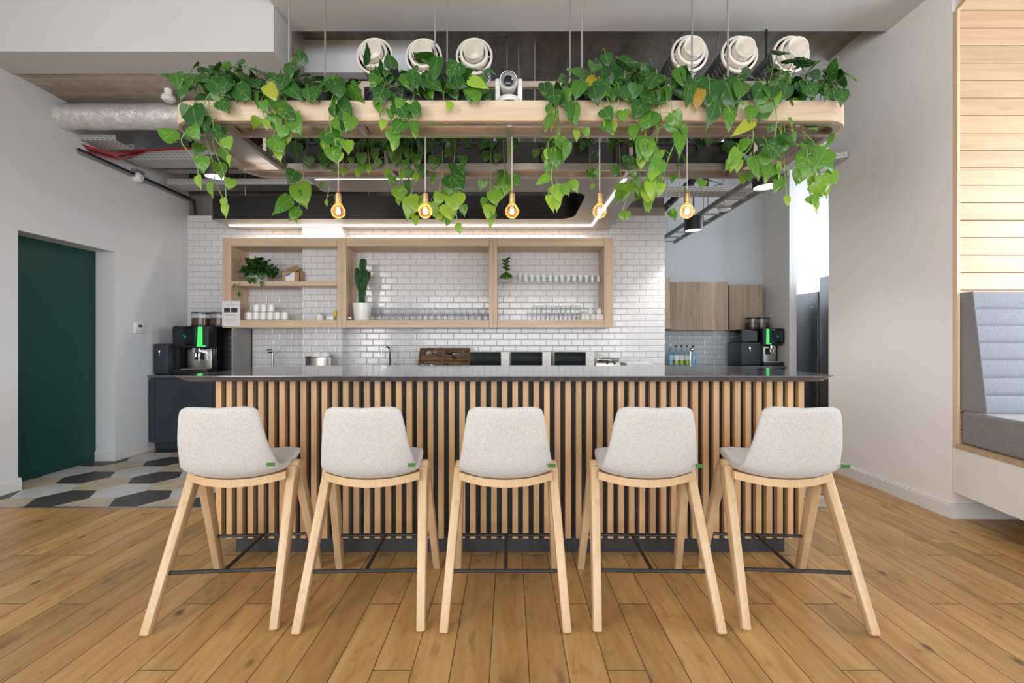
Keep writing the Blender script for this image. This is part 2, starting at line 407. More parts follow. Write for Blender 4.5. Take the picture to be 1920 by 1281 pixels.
# ------------------------------------------------------------------ mesh building
class MB:
    def __init__(s):
        s.bm = bmesh.new(); s.mi = 0
    def _set(s, faces):
        for f in faces: f.material_index = s.mi
    def box(s, x0, x1, y0, y1, z0, z1, bv=0.0, seg=2, rot=None, pivot=None):
        vs = [s.bm.verts.new((x, y, z)) for x in (x0, x1) for y in (y0, y1) for z in (z0, z1)]
        q = [(0, 1, 3, 2), (4, 6, 7, 5), (0, 4, 5, 1), (2, 3, 7, 6), (0, 2, 6, 4), (1, 5, 7, 3)]
        fs = [s.bm.faces.new([vs[i] for i in f]) for f in q]
        s._set(fs)
        bmesh.ops.recalc_face_normals(s.bm, faces=fs)
        if rot is not None:
            bmesh.ops.transform(s.bm, matrix=rot, verts=vs, space=Matrix.Translation(-Vector(pivot or ((x0 + x1) / 2, (y0 + y1) / 2, (z0 + z1) / 2))))
        if bv > 0:
            es = list({e for f in fs for e in f.edges})
            r = bmesh.ops.bevel(s.bm, geom=es, offset=bv, segments=seg, profile=0.5, affect='EDGES')
            s._set(r['faces'])
        return s
    def bar(s, a, b, w, h=None, up=(0, 0, 1), bv=0.0, w2=None, h2=None):
        """rectangular bar from a to b, w across and h along 'up'; may taper"""
        h = h or w; w2 = w2 or w; h2 = h2 or h
        a = Vector(a); b = Vector(b); d = (b - a).normalized(); u = Vector(up)
        x = d.cross(u)
        if x.length < 1e-5: x = d.cross(Vector((1, 0, 0)))
        x.normalize(); y = x.cross(d).normalized()
        vs = []
        for p, ww, hh in ((a, w, h), (b, w2, h2)):
            for sx, sy in ((-1, -1), (1, -1), (1, 1), (-1, 1)):
                vs.append(s.bm.verts.new(p + x * sx * ww / 2 + y * sy * hh / 2))
        q = [(3, 2, 1, 0), (4, 5, 6, 7)] + [(i, (i + 1) % 4, 4 + (i + 1) % 4, 4 + i) for i in range(4)]
        fs = [s.bm.faces.new([vs[i] for i in f]) for f in q]
        s._set(fs); bmesh.ops.recalc_face_normals(s.bm, faces=fs)
        if bv > 0:
            es = list({e for f in fs for e in f.edges})
            r = bmesh.ops.bevel(s.bm, geom=es, offset=bv, segments=2, profile=0.5, affect='EDGES')
            s._set(r['faces'])
        return s
    def tube(s, pts, r, n=8, cap=True, r2=None):
        pts = [Vector(p) for p in pts]; rings = []
        prev = None
        for i, p in enumerate(pts):
            d = (pts[min(i + 1, len(pts) - 1)] - pts[max(i - 1, 0)]).normalized()
            if prev is None:
                a = d.orthogonal().normalized()
            else:
                a = prev - d * prev.dot(d)
                a = a.normalized() if a.length > 1e-6 else d.orthogonal().normalized()
            prev = a; c = d.cross(a)
            rr = r if r2 is None else r + (r2 - r) * i / (len(pts) - 1)
            rings.append([s.bm.verts.new(p + (a * math.cos(t) + c * math.sin(t)) * rr) for t in (2 * PI * k / n for k in range(n))])
        fs = []
        for A, B in zip(rings, rings[1:]):
            for k in range(n): fs.append(s.bm.faces.new((A[k], A[(k + 1) % n], B[(k + 1) % n], B[k])))
        if cap:
            fs.append(s.bm.faces.new(rings[0][::-1])); fs.append(s.bm.faces.new(rings[-1]))
        s._set(fs)
        return s
    def lathe(s, prof, c=(0, 0, 0), axis='z', n=24, mat=None):
        """profile [(r, h)...] turned about an axis through c"""
        c = Vector(c); rings = []
        for r, h in prof:
            ring = []
            for k in range(n):
                t = 2 * PI * k / n; u, v = r * math.cos(t), r * math.sin(t)
                p = {'z': (u, v, h), 'y': (u, h, v), 'x': (h, u, v)}[axis]
                p = Vector(p)
                if mat is not None: p = mat @ p
                ring.append(p + c)
            if r < 1e-6: rings.append([s.bm.verts.new(ring[0])])
            else: rings.append([s.bm.verts.new(p) for p in ring])
        fs = []
        for A, B in zip(rings, rings[1:]):
            if len(A) == 1 and len(B) == 1: continue
            for k in range(n):
                k2 = (k + 1) % n
                if len(A) == 1: fs.append(s.bm.faces.new((A[0], B[k2], B[k])))
                elif len(B) == 1: fs.append(s.bm.faces.new((A[k], A[k2], B[0])))
                else: fs.append(s.bm.faces.new((A[k], A[k2], B[k2], B[k])))
        s._set(fs); bmesh.ops.recalc_face_normals(s.bm, faces=fs)
        return s
    def cyl(s, c, r, h, axis='z', n=24, r2=None):
        r2 = r if r2 is None else r2
        return s.lathe([(0, 0), (r, 0), (r2, h), (0, h)], c, axis, n)
    def prism(s, poly, lo, hi, axis='z', inset=None):
        """closed outline extruded; axis z: poly is (x,y); axis x: (y,z); axis y: (x,z). inset: outline at lo"""
        def P(p, h): return {'z': (p[0], p[1], h), 'x': (h, p[0], p[1]), 'y': (p[0], h, p[1])}[axis]
        A = [s.bm.verts.new(P(p, lo)) for p in (inset or poly)]
        B = [s.bm.verts.new(P(p, hi)) for p in poly]
        n = len(poly)
        fs = [s.bm.faces.new(A[::-1]), s.bm.faces.new(B)] + [s.bm.faces.new((A[i], A[(i + 1) % n], B[(i + 1) % n], B[i])) for i in range(n)]
        s._set(fs); bmesh.ops.recalc_face_normals(s.bm, faces=fs)
        return s
    def ring(s, outer, inner, z0, z1):
        n = len(outer)
        V = {(w, z): [s.bm.verts.new((*p, zz)) for p in pl] for w, pl in (('o', outer), ('i', inner)) for z, zz in ((0, z0), (1, z1))}
        fs = []
        for i in range(n):
            j = (i + 1) % n
            fs.append(s.bm.faces.new((V['o', 0][i], V['o', 0][j], V['o', 1][j], V['o', 1][i])))
            fs.append(s.bm.faces.new((V['i', 0][j], V['i', 0][i], V['i', 1][i], V['i', 1][j])))
            fs.append(s.bm.faces.new((V['o', 1][i], V['o', 1][j], V['i', 1][j], V['i', 1][i])))
            fs.append(s.bm.faces.new((V['o', 0][j], V['o', 0][i], V['i', 0][i], V['i', 0][j])))
        s._set(fs); bmesh.ops.recalc_face_normals(s.bm, faces=fs)
        return s
    def sphere(s, c, r, sc_=(1, 1, 1), n=16, m=10):
        prof = [(r * math.sin(PI * i / m), -r * math.cos(PI * i / m)) for i in range(m + 1)]
        prof[0] = (0, -r); prof[-1] = (0, r)
        return s.lathe([(a * sc_[0], b * sc_[2]) for a, b in prof], c, 'z', n)
    def quad(s, pts):
        f = s.bm.faces.new([s.bm.verts.new(p) for p in pts]); s._set([f]); return s
    def build(s, name, mat, parent=None, smooth=True, angle=35, bevel=0.0, subsurf=0, solid=0.0):
        me = bpy.data.meshes.new(name)
        s.bm.to_mesh(me); s.bm.free()
        for mm in (mat if isinstance(mat, (list, tuple)) else [mat]):
            me.materials.append(M[mm] if isinstance(mm, str) else mm)
        if smooth:
            me.shade_smooth(); me.set_sharp_from_angle(angle=math.radians(angle))
        o = bpy.data.objects.new(name, me); COL.objects.link(o)
        if parent is not None:
            o.parent = parent
            if parent.type == 'EMPTY': o.location = -parent.location
        if solid:
            md = o.modifiers.new('thickness', 'SOLIDIFY'); md.thickness = abs(solid); md.offset = 1 if solid > 0 else -1
        if bevel:
            md = o.modifiers.new('edge', 'BEVEL'); md.width = bevel; md.segments = 2; md.limit_method = 'ANGLE'; md.angle_limit = math.radians(40)
        if subsurf:
            md = o.modifiers.new('smooth', 'SUBSURF'); md.levels = subsurf; md.render_levels = subsurf
        return o

def tag(o, label, cat, group=None):
    o['label'] = label; o['category'] = cat
    if group: o['group'] = group
    return o

def thing(name, label, cat, loc=(0, 0, 0), group=None):
    o = bpy.data.objects.new(name, None); COL.objects.link(o)
    o.location = loc; o.empty_display_size = 0.05
    return tag(o, label, cat, group)

def struct(o):
    o['kind'] = 'structure'; return o

def dup(root, loc, rotz=0.0, label=None, group=None):
    r = root.copy(); COL.objects.link(r); r.location = loc; r.rotation_euler = (0, 0, rotz)
    if label: r['label'] = label
    if group: r['group'] = group
    for ch in list(root.children):
        c = ch.copy(); COL.objects.link(c); c.parent = r
        for g in list(ch.children):
            d = g.copy(); COL.objects.link(d); d.parent = c
    return r

def round_rect(x0, x1, y0, y1, r, seg=8):
    """outline counter-clockwise; r one radius or four (front-left, front-right, back-right, back-left)"""
    rs = r if isinstance(r, (list, tuple)) else (r,) * 4
    pts = []
    for (cx, cy, sx, sy, a0), rr in zip(((x0, y0, 1, 1, PI), (x1, y0, -1, 1, 1.5 * PI), (x1, y1, -1, -1, 0), (x0, y1, 1, -1, 0.5 * PI)), rs):
        for k in range(seg + 1):
            a = a0 + 0.5 * PI * k / seg
            pts.append((cx + sx * rr + rr * math.cos(a), cy + sy * rr + rr * math.sin(a)))
    return pts
# ================================================================== the room
XL, XR, YB = -3.888, 2.95, 5.48
CEIL, SOFF = 3.60, 3.77

# floor: oak boards in front and along the right, hexagon tiles behind the counter
TX, TY = 2.40, 3.215
b = MB(); b.box(XL, 6.0, -5.0, TY, -0.08, 0.0); b.box(TX + 0.001, 6.0, TY, 7.2, -0.08, 0.0)
struct(b.build('floor', 'floor', smooth=False))
b = MB()
b.mi = 0; b.box(-4.1, TX, TY, 7.2, -0.08, -0.002); b.mi = 1
R = 0.2
def hexa(cx, cy, mi):
    pts = [(cx + (R - .0015) * math.cos(k * PI / 3), cy + (R - .0015) * math.sin(k * PI / 3)) for k in range(6)]
    def clip(p, f):
        out = []
        for i in range(len(p)):
            a, c = p[i], p[(i + 1) % len(p)]; fa, fc = f(a), f(c)
            if fa >= 0: out.append(a)
            if fa * fc < 0:
                t = fa / (fa - fc); out.append((a[0] + (c[0] - a[0]) * t, a[1] + (c[1] - a[1]) * t))
        return out
    for f in (lambda q: q[0] + 4.098, lambda q: TX - q[0], lambda q: q[1] - TY, lambda q: 7.19 - q[1]):
        if pts: pts = clip(pts, f)
    if len(pts) > 2:
        b.mi = mi; b.prism(pts, -0.0015, 0.0)
for i in range(-4, 22):
    for j in range(-3, 14):
        cx = -3.362 + 0.3 * i; cy = 3.41 + 0.3464 * (j + 0.5 * (i % 2))
        k = (j % 3) if i % 2 == 0 else ((j - 1) % 3)
        hexa(cx, cy, {0: 1, 1: 3, 2: 2}[k])
struct(b.build('floor_tiles', ['grout', 'tile_black', 'tile_grey', 'tile_beige'], smooth=False))
b = MB(); b.box(XL, -1.7, TY - 0.012, TY + 0.012, 0.0, 0.003); struct(b.build('trim_1', 'steel', smooth=False))
b = MB(); b.box(TX - 0.01, TX + 0.01, TY, 4.6, 0.0, 0.003); b.box(1.9, TX, TY - 0.01, TY + 0.01, 0.0, 0.003)
struct(b.build('trim_2', 'steel', smooth=False))

# left wall with the door recess
DY0, DY1, DZ = 3.588, 4.472, 2.06
b = MB(); w = XL - 0.192
b.box(w, XL, -5.0, DY0, 0, 3.9); b.box(w, XL, DY1, YB + .3, 0, 3.9); b.box(w, XL, DY0, DY1, DZ, 3.9)
struct(b.build('wall_left', 'wall', smooth=False))
b = MB(); b.box(w - 0.05, w, DY0 - 0.02, DY1 + 0.02, 0.004, DZ + .02)
d = b.build('door_1', 'green', smooth=False); d['kind'] = 'structure'
def skirt(name, segs):
    b = MB()
    for (x0, y0, x1, y1, nx, ny) in segs:
        t = 0.014
        pf = [(0, 0), (t, 0), (t, .085), (t - .004, .088), (t - .004, .098), (0, .1)]
        A = [b.bm.verts.new((x0 + nx * p, y0 + ny * p, z)) for p, z in pf]
        B = [b.bm.verts.new((x1 + nx * p, y1 + ny * p, z)) for p, z in pf]
        n = len(pf)
        fs = [b.bm.faces.new(A), b.bm.faces.new(B[::-1])] + [b.bm.faces.new((A[i], A[(i + 1) % n], B[(i + 1) % n], B[i])) for i in range(n)]
        bmesh.ops.recalc_face_normals(b.bm, faces=fs)
    return struct(b.build(name, 'skirting', smooth=False))
skirt('baseboard_left', [(XL, -5, XL, DY0, 1, 0), (XL, DY1 - .0, XL, 4.86, 1, 0), (w, DY1, XL + .014, DY1, 0, -1), (w, DY0, XL + .014, DY0, 0, 1)])

# back wall: tiled to 2.70 m, rough concrete above, white pier through the shelf
b = MB(); b.box(XL, 1.88, YB, YB + 0.12, 0, 2.70); struct(b.build('wall_back', 'metro', smooth=False))
b = MB(); b.box(XL, 1.88, YB + 0.02, YB + 0.12, 2.70, SOFF); struct(b.build('wall_back_upper', 'concrete_dark', smooth=False))
b = MB(); b.box(0.9, 1.88, YB - 0.0, YB + .02, 2.70, 2.80); struct(b.build('trim_3', plain('tan_bulkhead_paint', (0.36, 0.31, 0.27), 0.8), smooth=False))
PX0, PX1, PY = -2.419, -1.957, 5.30
b = MB(); b.box(PX0, PX1, PY, YB, .82, 2.70); struct(b.build('wall_back_pier', 'metro', smooth=False))

# right wall block, with the booth end wall behind its front face
b = MB(); b.box(XR, 5.3, 3.02, 4.19, 0, 3.9); struct(b.build('wall_right', 'wall_warm', smooth=False))
skirt('baseboard_right', [(XR, 3.02, XR, 4.19, -1, 0), (XR - .014, 3.02, 3.45, 3.02, 0, -1)])

# the back kitchen beyond the tiled wall
KX, KY = 3.91, 7.0
b = MB(); b.box(XL, KX + .1, KY, KY + 0.1, 0, SOFF); struct(b.build('wall_kitchen', 'wall', smooth=False))
b = MB(); b.box(KX, KX + 0.1, 6.33, KY, 0, SOFF); struct(b.build('wall_kitchen_side', 'wall_warm', smooth=False))
b = MB(); b.box(KX + .1, 5.4, 7.0, 7.1, 0, SOFF); struct(b.build('wall_bay', 'wall', smooth=False))
b = MB(); b.box(5.3, 5.4, 4.19, 4.6, 0, SOFF); b.box(5.3, 5.4, 6.7, 7.0, 0, SOFF)
b.box(5.3, 5.4, 4.6, 6.7, 0, .85); b.box(5.3, 5.4, 4.6, 6.7, 3.3, SOFF)
struct(b.build('wall_bay_right', 'wall', smooth=False))
b = MB()
for y in (4.6, 5.62, 6.64): b.box(5.31, 5.37, y, y + .06, .85, 3.3)
for z in (.85, 2.4, 3.24): b.box(5.31, 5.37, 4.6, 6.7, z, z + .06)
struct(b.build('window_1', 'white_plastic', smooth=False))
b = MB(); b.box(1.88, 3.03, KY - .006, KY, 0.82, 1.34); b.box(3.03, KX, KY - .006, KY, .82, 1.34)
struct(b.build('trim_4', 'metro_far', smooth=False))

# ceilings
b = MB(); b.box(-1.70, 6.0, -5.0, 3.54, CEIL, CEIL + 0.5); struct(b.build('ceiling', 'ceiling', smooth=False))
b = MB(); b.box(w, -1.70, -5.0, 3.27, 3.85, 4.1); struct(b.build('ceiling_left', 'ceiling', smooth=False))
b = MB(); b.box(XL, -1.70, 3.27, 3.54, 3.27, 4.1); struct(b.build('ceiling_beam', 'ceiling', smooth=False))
b = MB(); b.box(XL, 5.4, 3.54, 7.1, SOFF, SOFF + .3); struct(b.build('ceiling_back', 'concrete', smooth=False))
b = MB(); b.box(XL, -1.76, 3.54, 4.25, 3.28, SOFF); struct(b.build('ceiling_concrete_beam', 'concrete_beam', smooth=False))
b = MB(); b.box(-1.76, X_(790, 3.9), 3.9, 4.0, Z_(136, 3.9), SOFF); struct(b.build('wall_upper_board', 'wall', smooth=False))

# ------------------------------------------------------------------ booth set into the right wall
bx = lambda y: XR - 0.174 * (3.02 - y)            # the booth front swings inwards towards the camera
b = MB()                                          # wall above the opening, reveal, far end
EY = 0.6
b.prism([(bx(2.985), 2.985), (4.5, 2.985), (4.5, EY), (bx(EY), EY)], 3.55, 3.9)
struct(b.build('wall_booth_head', 'wall_warm', smooth=False))
b = MB(); b.box(4.35, 4.45, EY - .4, 2.985, 0, 0.95); b.box(4.35, 4.45, EY - .4, 1.0, .95, 3.55); b.box(4.35, 4.45, 2.75, 2.985, .95, 3.55); b.box(4.35, 4.45, 1.0, 2.75, 3.1, 3.55)
struct(b.build('wall_booth_side', 'alcove', smooth=False))
b = MB()
for y in (1.0, 1.85, 2.69): b.box(4.37, 4.42, y, y + .06, .95, 3.1)
for z in (.95, 3.04): b.box(4.37, 4.42, 1.0, 2.75, z, z + .06)
struct(b.build('window_2', 'white_plastic', smooth=False))
# oak cladding boards on the end wall and the canted ceiling board
b = MB(); z = 0.52; pitch = 0.1155
zt = Z_(17, 2.98)
k = 0
z = zt
while z > 0.5:
    b.box(XR + .018, 4.35, 2.995, 3.018, max(z - pitch + 0.004, .5), z, 0.002, 1); z -= pitch
b.prism([(3.01, zt + .004), (3.01, zt + .03), (2.6, zt + .25), (2.6, zt + .22)], XR + .018, 4.35, 'x')
struct(b.build('wall_booth_end', 'alcove', smooth=False))
b = MB(); b.box(XR + .03, 4.35, 3.0185, 3.0195, .181, 3.6); struct(b.build('wall_booth_back', 'wall_warm', smooth=False))
b = MB()                                          # oak jamb with a canted top corner
b.prism([(XR + .001, .477), (XR + .018, .477), (XR + .018, 3.355), (XR + .20, 3.55), (XR + .175, 3.55), (XR + .001, 3.365)], 2.985, 3.018, 'y')
struct(b.build('trim_5', 'oak_up', smooth=False))
booth = thing('booth_seat', 'white floating booth base with oak ledge holding the slate grey bench', 'booth', (3.6, 2.0, 0.18))
poly = lambda x_in, y0, y1: [(bx(y1) + x_in, y1), (4.34, y1), (4.34, y0), (bx(y0) + x_in, y0)]
b = MB(); b.prism(poly(0, 1.0, 3.017), .18, .475); b.build('base', 'wall_warm', booth, smooth=False)
b = MB()
y = 1.0
while y < 2.97:
    y2 = min(y + .135, 2.984); b.prism([(bx(y2) - .004, y2), (4.34, y2), (4.34, y + .003), (bx(y) - .004, y + .003)], .476, .505); y += .135
b.build('oak_ledge', 'alcove', booth, smooth=False)
bench = thing('bench_cushions', 'slate grey upholstered booth bench with stitched horizontal channels on its back', 'bench', (3.6, 2.4, .506))
b = MB(); b.prism(poly(.03, 1.75, 2.984), .507, .725); b.build('seat_cushion', 'grey_cloth', bench, angle=50, bevel=.02)
prof = [(2.992, .728), (2.836, .728)]
zs = [.728 + i * (1.50 - .728) / 7 for i in range(8)]
yy = lambda z: 2.836 + (z - .728) * (2.925 - 2.836) / (1.50 - .728)
for i in range(7):
    za, zb = zs[i], zs[i + 1]
    for t in (0.08, 0.25, 0.5, 0.75, 0.92):
        zz = za + (zb - za) * t
        prof.append((yy(zz) - .010 * math.sin(PI * t) ** 0.5, zz))
    if i < 6: prof.append((yy(zb) + .006, zb))
prof += [(2.937, 1.50), (2.992, 1.50)]
b = MB(); b.prism(prof, XR + .036, 4.33, 'x'); b.build('back_cushion', 'grey_cloth_lit', bench, angle=60)
pr2 = [(2.992, .728), (2.831, .728), (2.919, 1.50), (2.992, 1.50)]
b = MB(); b.prism(pr2, XR + .026, XR + .037, 'x'); b.build('side_panel', 'grey_cloth', bench, angle=30)
b = MB(); b.tube([(XR + .032, 2.829, .73), (XR + .032, 2.917, 1.502)], .005); b.build('piping', 'grey_cloth_lit', bench)
b = MB()
random.seed(4)
for i in range(5):
    y0 = 2.45 + .09 * i; pts = []
    for j in range(7): pts.append((bx(y0) + .34 + .08 * random.random(), y0 + random.uniform(-.05, .05), .185 - .17 * math.sin(PI * j / 7)))
    b.tube(pts, .008, 6)
tag(b.build('cable_bundle', 'blk_rubber'), 'black cables hanging under the white booth base', 'cable')

# ================================================================== bar counter
TZ = 1.0025
bar = thing('bar_counter', 'long bar counter with grey stone top and black-backed oak slat front', 'bar counter', (0, 2.85, 0))
top = round_rect(-1.713, 1.716, 2.32, 3.316, (.012, .12, .32, .32), 10)
cx, cy = 0, 2.8
low = [(x - math.copysign(.035, x), y + (.035 if y < cy else -.035)) for x, y in top]
b = MB(); b.prism(top, TZ - .032, TZ - .004, inset=low); b.prism(top, TZ - .004, TZ)
b.build('counter_top', 'stone', bar, angle=25)
b = MB(); b.box(-1.595, 1.60, 2.525, 3.06, .10, .968); b.build('body', 'backing', bar, smooth=False)
b = MB(); b.box(-1.53, 1.54, 2.539, 3.0, 0.0, .10); b.build('plinth', 'plinth', bar, smooth=False)
b = MB(); n = 56; p = (1.62 + 1.614 - .031) / (n - 1)
for i in range(n):
    x = -1.614 + i * p; b.box(x, x + .031, 2.49, 2.525, .095, .968, .0015, 1)
for side, xs in ((-1, -1.597), (1, 1.60)):
    y = 2.56
    while y < 3.03:
        x0, x1 = (xs - .017, xs) if side < 0 else (xs, xs + .02)
        b.box(x0, x1, y, y + .031, .095, .968); y += p
b.build('slat_front', 'slat', bar, smooth=False)

# ================================================================== stools
def shell_mesh():
    P = [(-.248, .908), (-.243, .87), (-.226, .80), (-.208, .73), (-.192, .672), (-.172, .620), (-.132, .584), (-.07, .568), (.0, .572), (.08, .585), (.15, .602), (.20, .608), (.228, .606)]
    hw = [.158, .168, .179, .189, .200, .208, .212, .211, .208, .205, .200, .190, .170]
    b = MB(); nu = 14; rows = []
    n = len(P)
    for i, ((y, z), w_) in enumerate(zip(P, hw)):
        t = i / (n - 1); row = []
        back = max(0.0, 1 - t / .5); seat = max(0.0, (t - .45) / .55)
        for k in range(nu + 1):
            u = -1 + 2 * k / nu; a = abs(u)
            x = w_ * u
            yy_ = y + .040 * back ** .5 * a ** 2.4 + (.02 * a ** 3 if .3 < t < .6 else 0)
            zz = z + .022 * seat * a ** 2.5 + .036 * math.exp(-((t - .5) / .17) ** 2) * a ** 2.6
            if i == 0: zz += -.004 + .006 * math.sin(PI * min(1, a / .8) * .5) - .012 * max(0, (a - .75) / .25) ** 2
            if i == n - 1: yy_ -= .030 * a ** 3
            row.append(b.bm.verts.new((x, yy_, zz)))
        rows.append(row)
    for A, B in zip(rows, rows[1:]):
        for k in range(nu): b.bm.faces.new((A[k], B[k], B[k + 1], A[k + 1]))
    bmesh.ops.recalc_face_normals(b.bm, faces=b.bm.faces[:])
    # normals towards the sitter
    f = b.bm.faces[:][nu // 2]
    if f.normal.y < 0: bmesh.ops.reverse_faces(b.bm, faces=b.bm.faces[:])
    return b
STOOLS = [(-1.208, -4.2, 'bar stool at the counter end nearest the green door, turned slightly outwards'),
          (-.608, -2.0, 'bar stool second from the green door, beside the middle one'),
          (-.016, 0.0, 'bar stool in the middle of the five, square to the slat counter'),
          (.606, 1.6, 'bar stool second from the booth side, beside the middle one'),
          (1.214, 4.0, 'bar stool at the counter end nearest the booth, green tab sticking out sideways')]
pre = 'oatmeal '
stool = thing('bar_stool', 'x', 'bar stool', (0, 0, 0), 'five bar stools along the counter')
o = shell_mesh().build('seat_shell', 'fabric', stool, angle=180, solid=.030, subsurf=2)
o.modifiers[0].offset = 1
b = MB(); b.box(.180, .212, -.176, -.172, .646, .660); 
tb = b.build('fabric_tab', 'tab_green', stool, smooth=False); tb['label'] = 'small green sewn tab'
AP = (.216, .040, .592)
for sx in (-1, 1):
    for end, yf in (('rear', -.262), ('front', .262)):
        b = MB(); d = -1 if end == 'rear' else 1
        b.bar((sx * .250, yf, 0.0), (sx * (AP[0] + .002), AP[1] + d * .020, AP[2]), .036, .040, up=(0, 1, .45 if end == 'rear' else -.45), bv=.008, w2=.042, h2=.062)
        lg = b.build('leg', 'ash', stool, angle=40)
b = MB()
for sx in (-1, 1): b.lathe([(0, -.0205), (.026, -.0205), (.033, -.013), (.033, .013), (.026, .0205), (0, .0205)], (sx * AP[0], AP[1], AP[2] - .004), 'x', 18)
pts = []
for k in range(17):
    t = -1 + 2 * k / 16
    pts.append((AP[0] * t * .97, -.045 - .055 * (1 - t * t), .556 + .018 * t * t))
rings = [[b.bm.verts.new((x_, y_ + dy, z_ + dz)) for dy, dz in ((-.012, -.017), (.012, -.017), (.012, .017), (-.012, .017))] for x_, y_, z_ in pts]
for A, B in zip(rings, rings[1:]):
    for k in range(4): b.bm.faces.new((A[k], A[(k + 1) % 4], B[(k + 1) % 4], B[k]))
b.bm.faces.new(rings[0]); b.bm.faces.new(rings[-1][::-1]); bmesh.ops.recalc_face_normals(b.bm, faces=b.bm.faces[:])
b.box(-.2, .2, .03, .07, .556, .578)
b.build('apron', 'ash', stool, angle=50)
b = MB()
zf = .2025
xr = .250 - (.250 - AP[0]) * zf / AP[2]; yr = -.262 + (.262 + AP[1] - .02) * zf / AP[2]; yfz = .262 - (.262 - AP[1] - .02) * zf / AP[2]
b.tube([(-xr, yr, zf), (xr, yr, zf)], .008, 10); b.tube([(-xr, yfz, zf), (xr, yfz, zf)], .008, 10); b.tube([(0, yr, zf), (0, yfz, zf)], .008, 10)
b.build('footrest', 'black', stool)
for i, (x, rz, lab) in enumerate(STOOLS):
    a = math.radians(rz)                       # turned a little about its near feet
    loc = (x + .262 * math.sin(a), 2.095, 0)
    if i == 0:
        stool.location = loc; stool.rotation_euler = (0, 0, -a); stool['label'] = pre + lab
    else:
        dup(stool, loc, -a, pre + lab)
# ================================================================== shelf unit on the tiled wall
SF = 5.135
sx = lambda px: X_(px, SF); sz = lambda py: Z_(py, SF)
shelf = thing('wall_shelf_unit', 'wide pale oak open shelf unit hung on the white tiles in three bays', 'shelf unit', (0, 5.3, sz(615)))
ZB0, ZB1, ZT0, ZT1, ZM0, ZM1 = sz(615), sz(600), sz(462), sz(446), sz(536), sz(527.7)
x0, x1a, x1b, x1c, x2a, x2b, x3a, x3 = sx(417), sx(632), sx(640.5), sx(649), sx(917), sx(932), sx(1133), sx(1150)
G = .002
def board(nm, xa, xb, za, zb, mat, notch=False):
    b = MB()
    if notch:                                     # cut around the tiled pier
        b.prism([(xa, SF), (xb, SF), (xb, PY - G), (PX0 - G, PY - G), (PX0 - G, YB - G), (xa, YB - G)], za, zb)
    else: b.box(xa, xb, SF, YB - G, za, zb, .0015, 1)
    return b.build(nm, mat, shelf, smooth=False)
for xa, xb in ((x0, sx(433)), (x1a, x1b - .001), (x1b, x1c), (x2a, sx(924.5) - .001), (sx(924.5), x2b), (x3a, x3)):
    b = MB()
    y1 = PY - G if xa == x1a else YB - G
    b.box(xa, xb, SF, y1, ZB0 if xa != x1a else ZB0, ZT1, .0015, 1); b.build('upright', 'oak_up', shelf, smooth=False)
xl = sx(433)
for xa, xb, nt_ in ((xl + G, x1a - G, True), (x1c + G, x2a - G, False), (x2b + G, x3a - G, False)):
    board('top_board', xa, xb, ZT0, ZT1 - .004, 'oak', nt_)
    board('bottom_board', xa, xb, ZB0 + .003, ZB1, 'oak', nt_)
    if xb < 0 and nt_ or xa > 0: board('shelf', xa, xb, ZM0, ZM1, 'oak', nt_)
SY = 5.22

def leaf(b, uvl, til, base, tip, nrm, w, fold=.25, droop=.25, tint=.3):
    """heart-shaped leaf from its base towards tip; nrm is the upper face"""
    base = Vector(base); tip = Vector(tip); d = tip - base; Ln = d.length
    if Ln < 1e-5: return
    d.normalize(); n = Vector(nrm); n = n - d * n.dot(d)
    if n.length < 1e-4: n = d.orthogonal()
    n.normalize(); s = d.cross(n)
    # rows: (position along, half-width)
    rows = [(-.10, .28), (0.0, .43), (.14, .52), (.32, .52), (.52, .43), (.70, .29), (.83, .15), (.93, .06), (1.04, .0)]
    G_ = []
    for i, (v, hw) in enumerate(rows):
        r = []
        for k in range(5):
            u = (k - 2) / 2
            vv = v
            if i == 0: vv = -.11 if abs(u) == .5 else (.02 if u == 0 else -.02)
            x = u * hw * w
            zz = fold * abs(x) - droop * Ln * (max(v, 0) ** 2) * .6 - .10 * w * (abs(u) ** 2) * (1 if v > .1 else .3)
            p = base + d * (vv * Ln) + s * x + n * zz
            r.append((b.bm.verts.new(p), (.5 + u * hw, max(0, v))))
        G_.append(r)
    for A, B in zip(G_, G_[1:]):
        for k in range(4):
            try: f = b.bm.faces.new((A[k][0], A[k + 1][0], B[k + 1][0], B[k][0]))
            except ValueError: continue
            f.smooth = True
            for lp, q in zip(f.loops, (A[k], A[k + 1], B[k + 1], B[k])):
                lp[uvl].uv = q[1]
    for r in G_:
        for v, _ in r: v[til] = tint

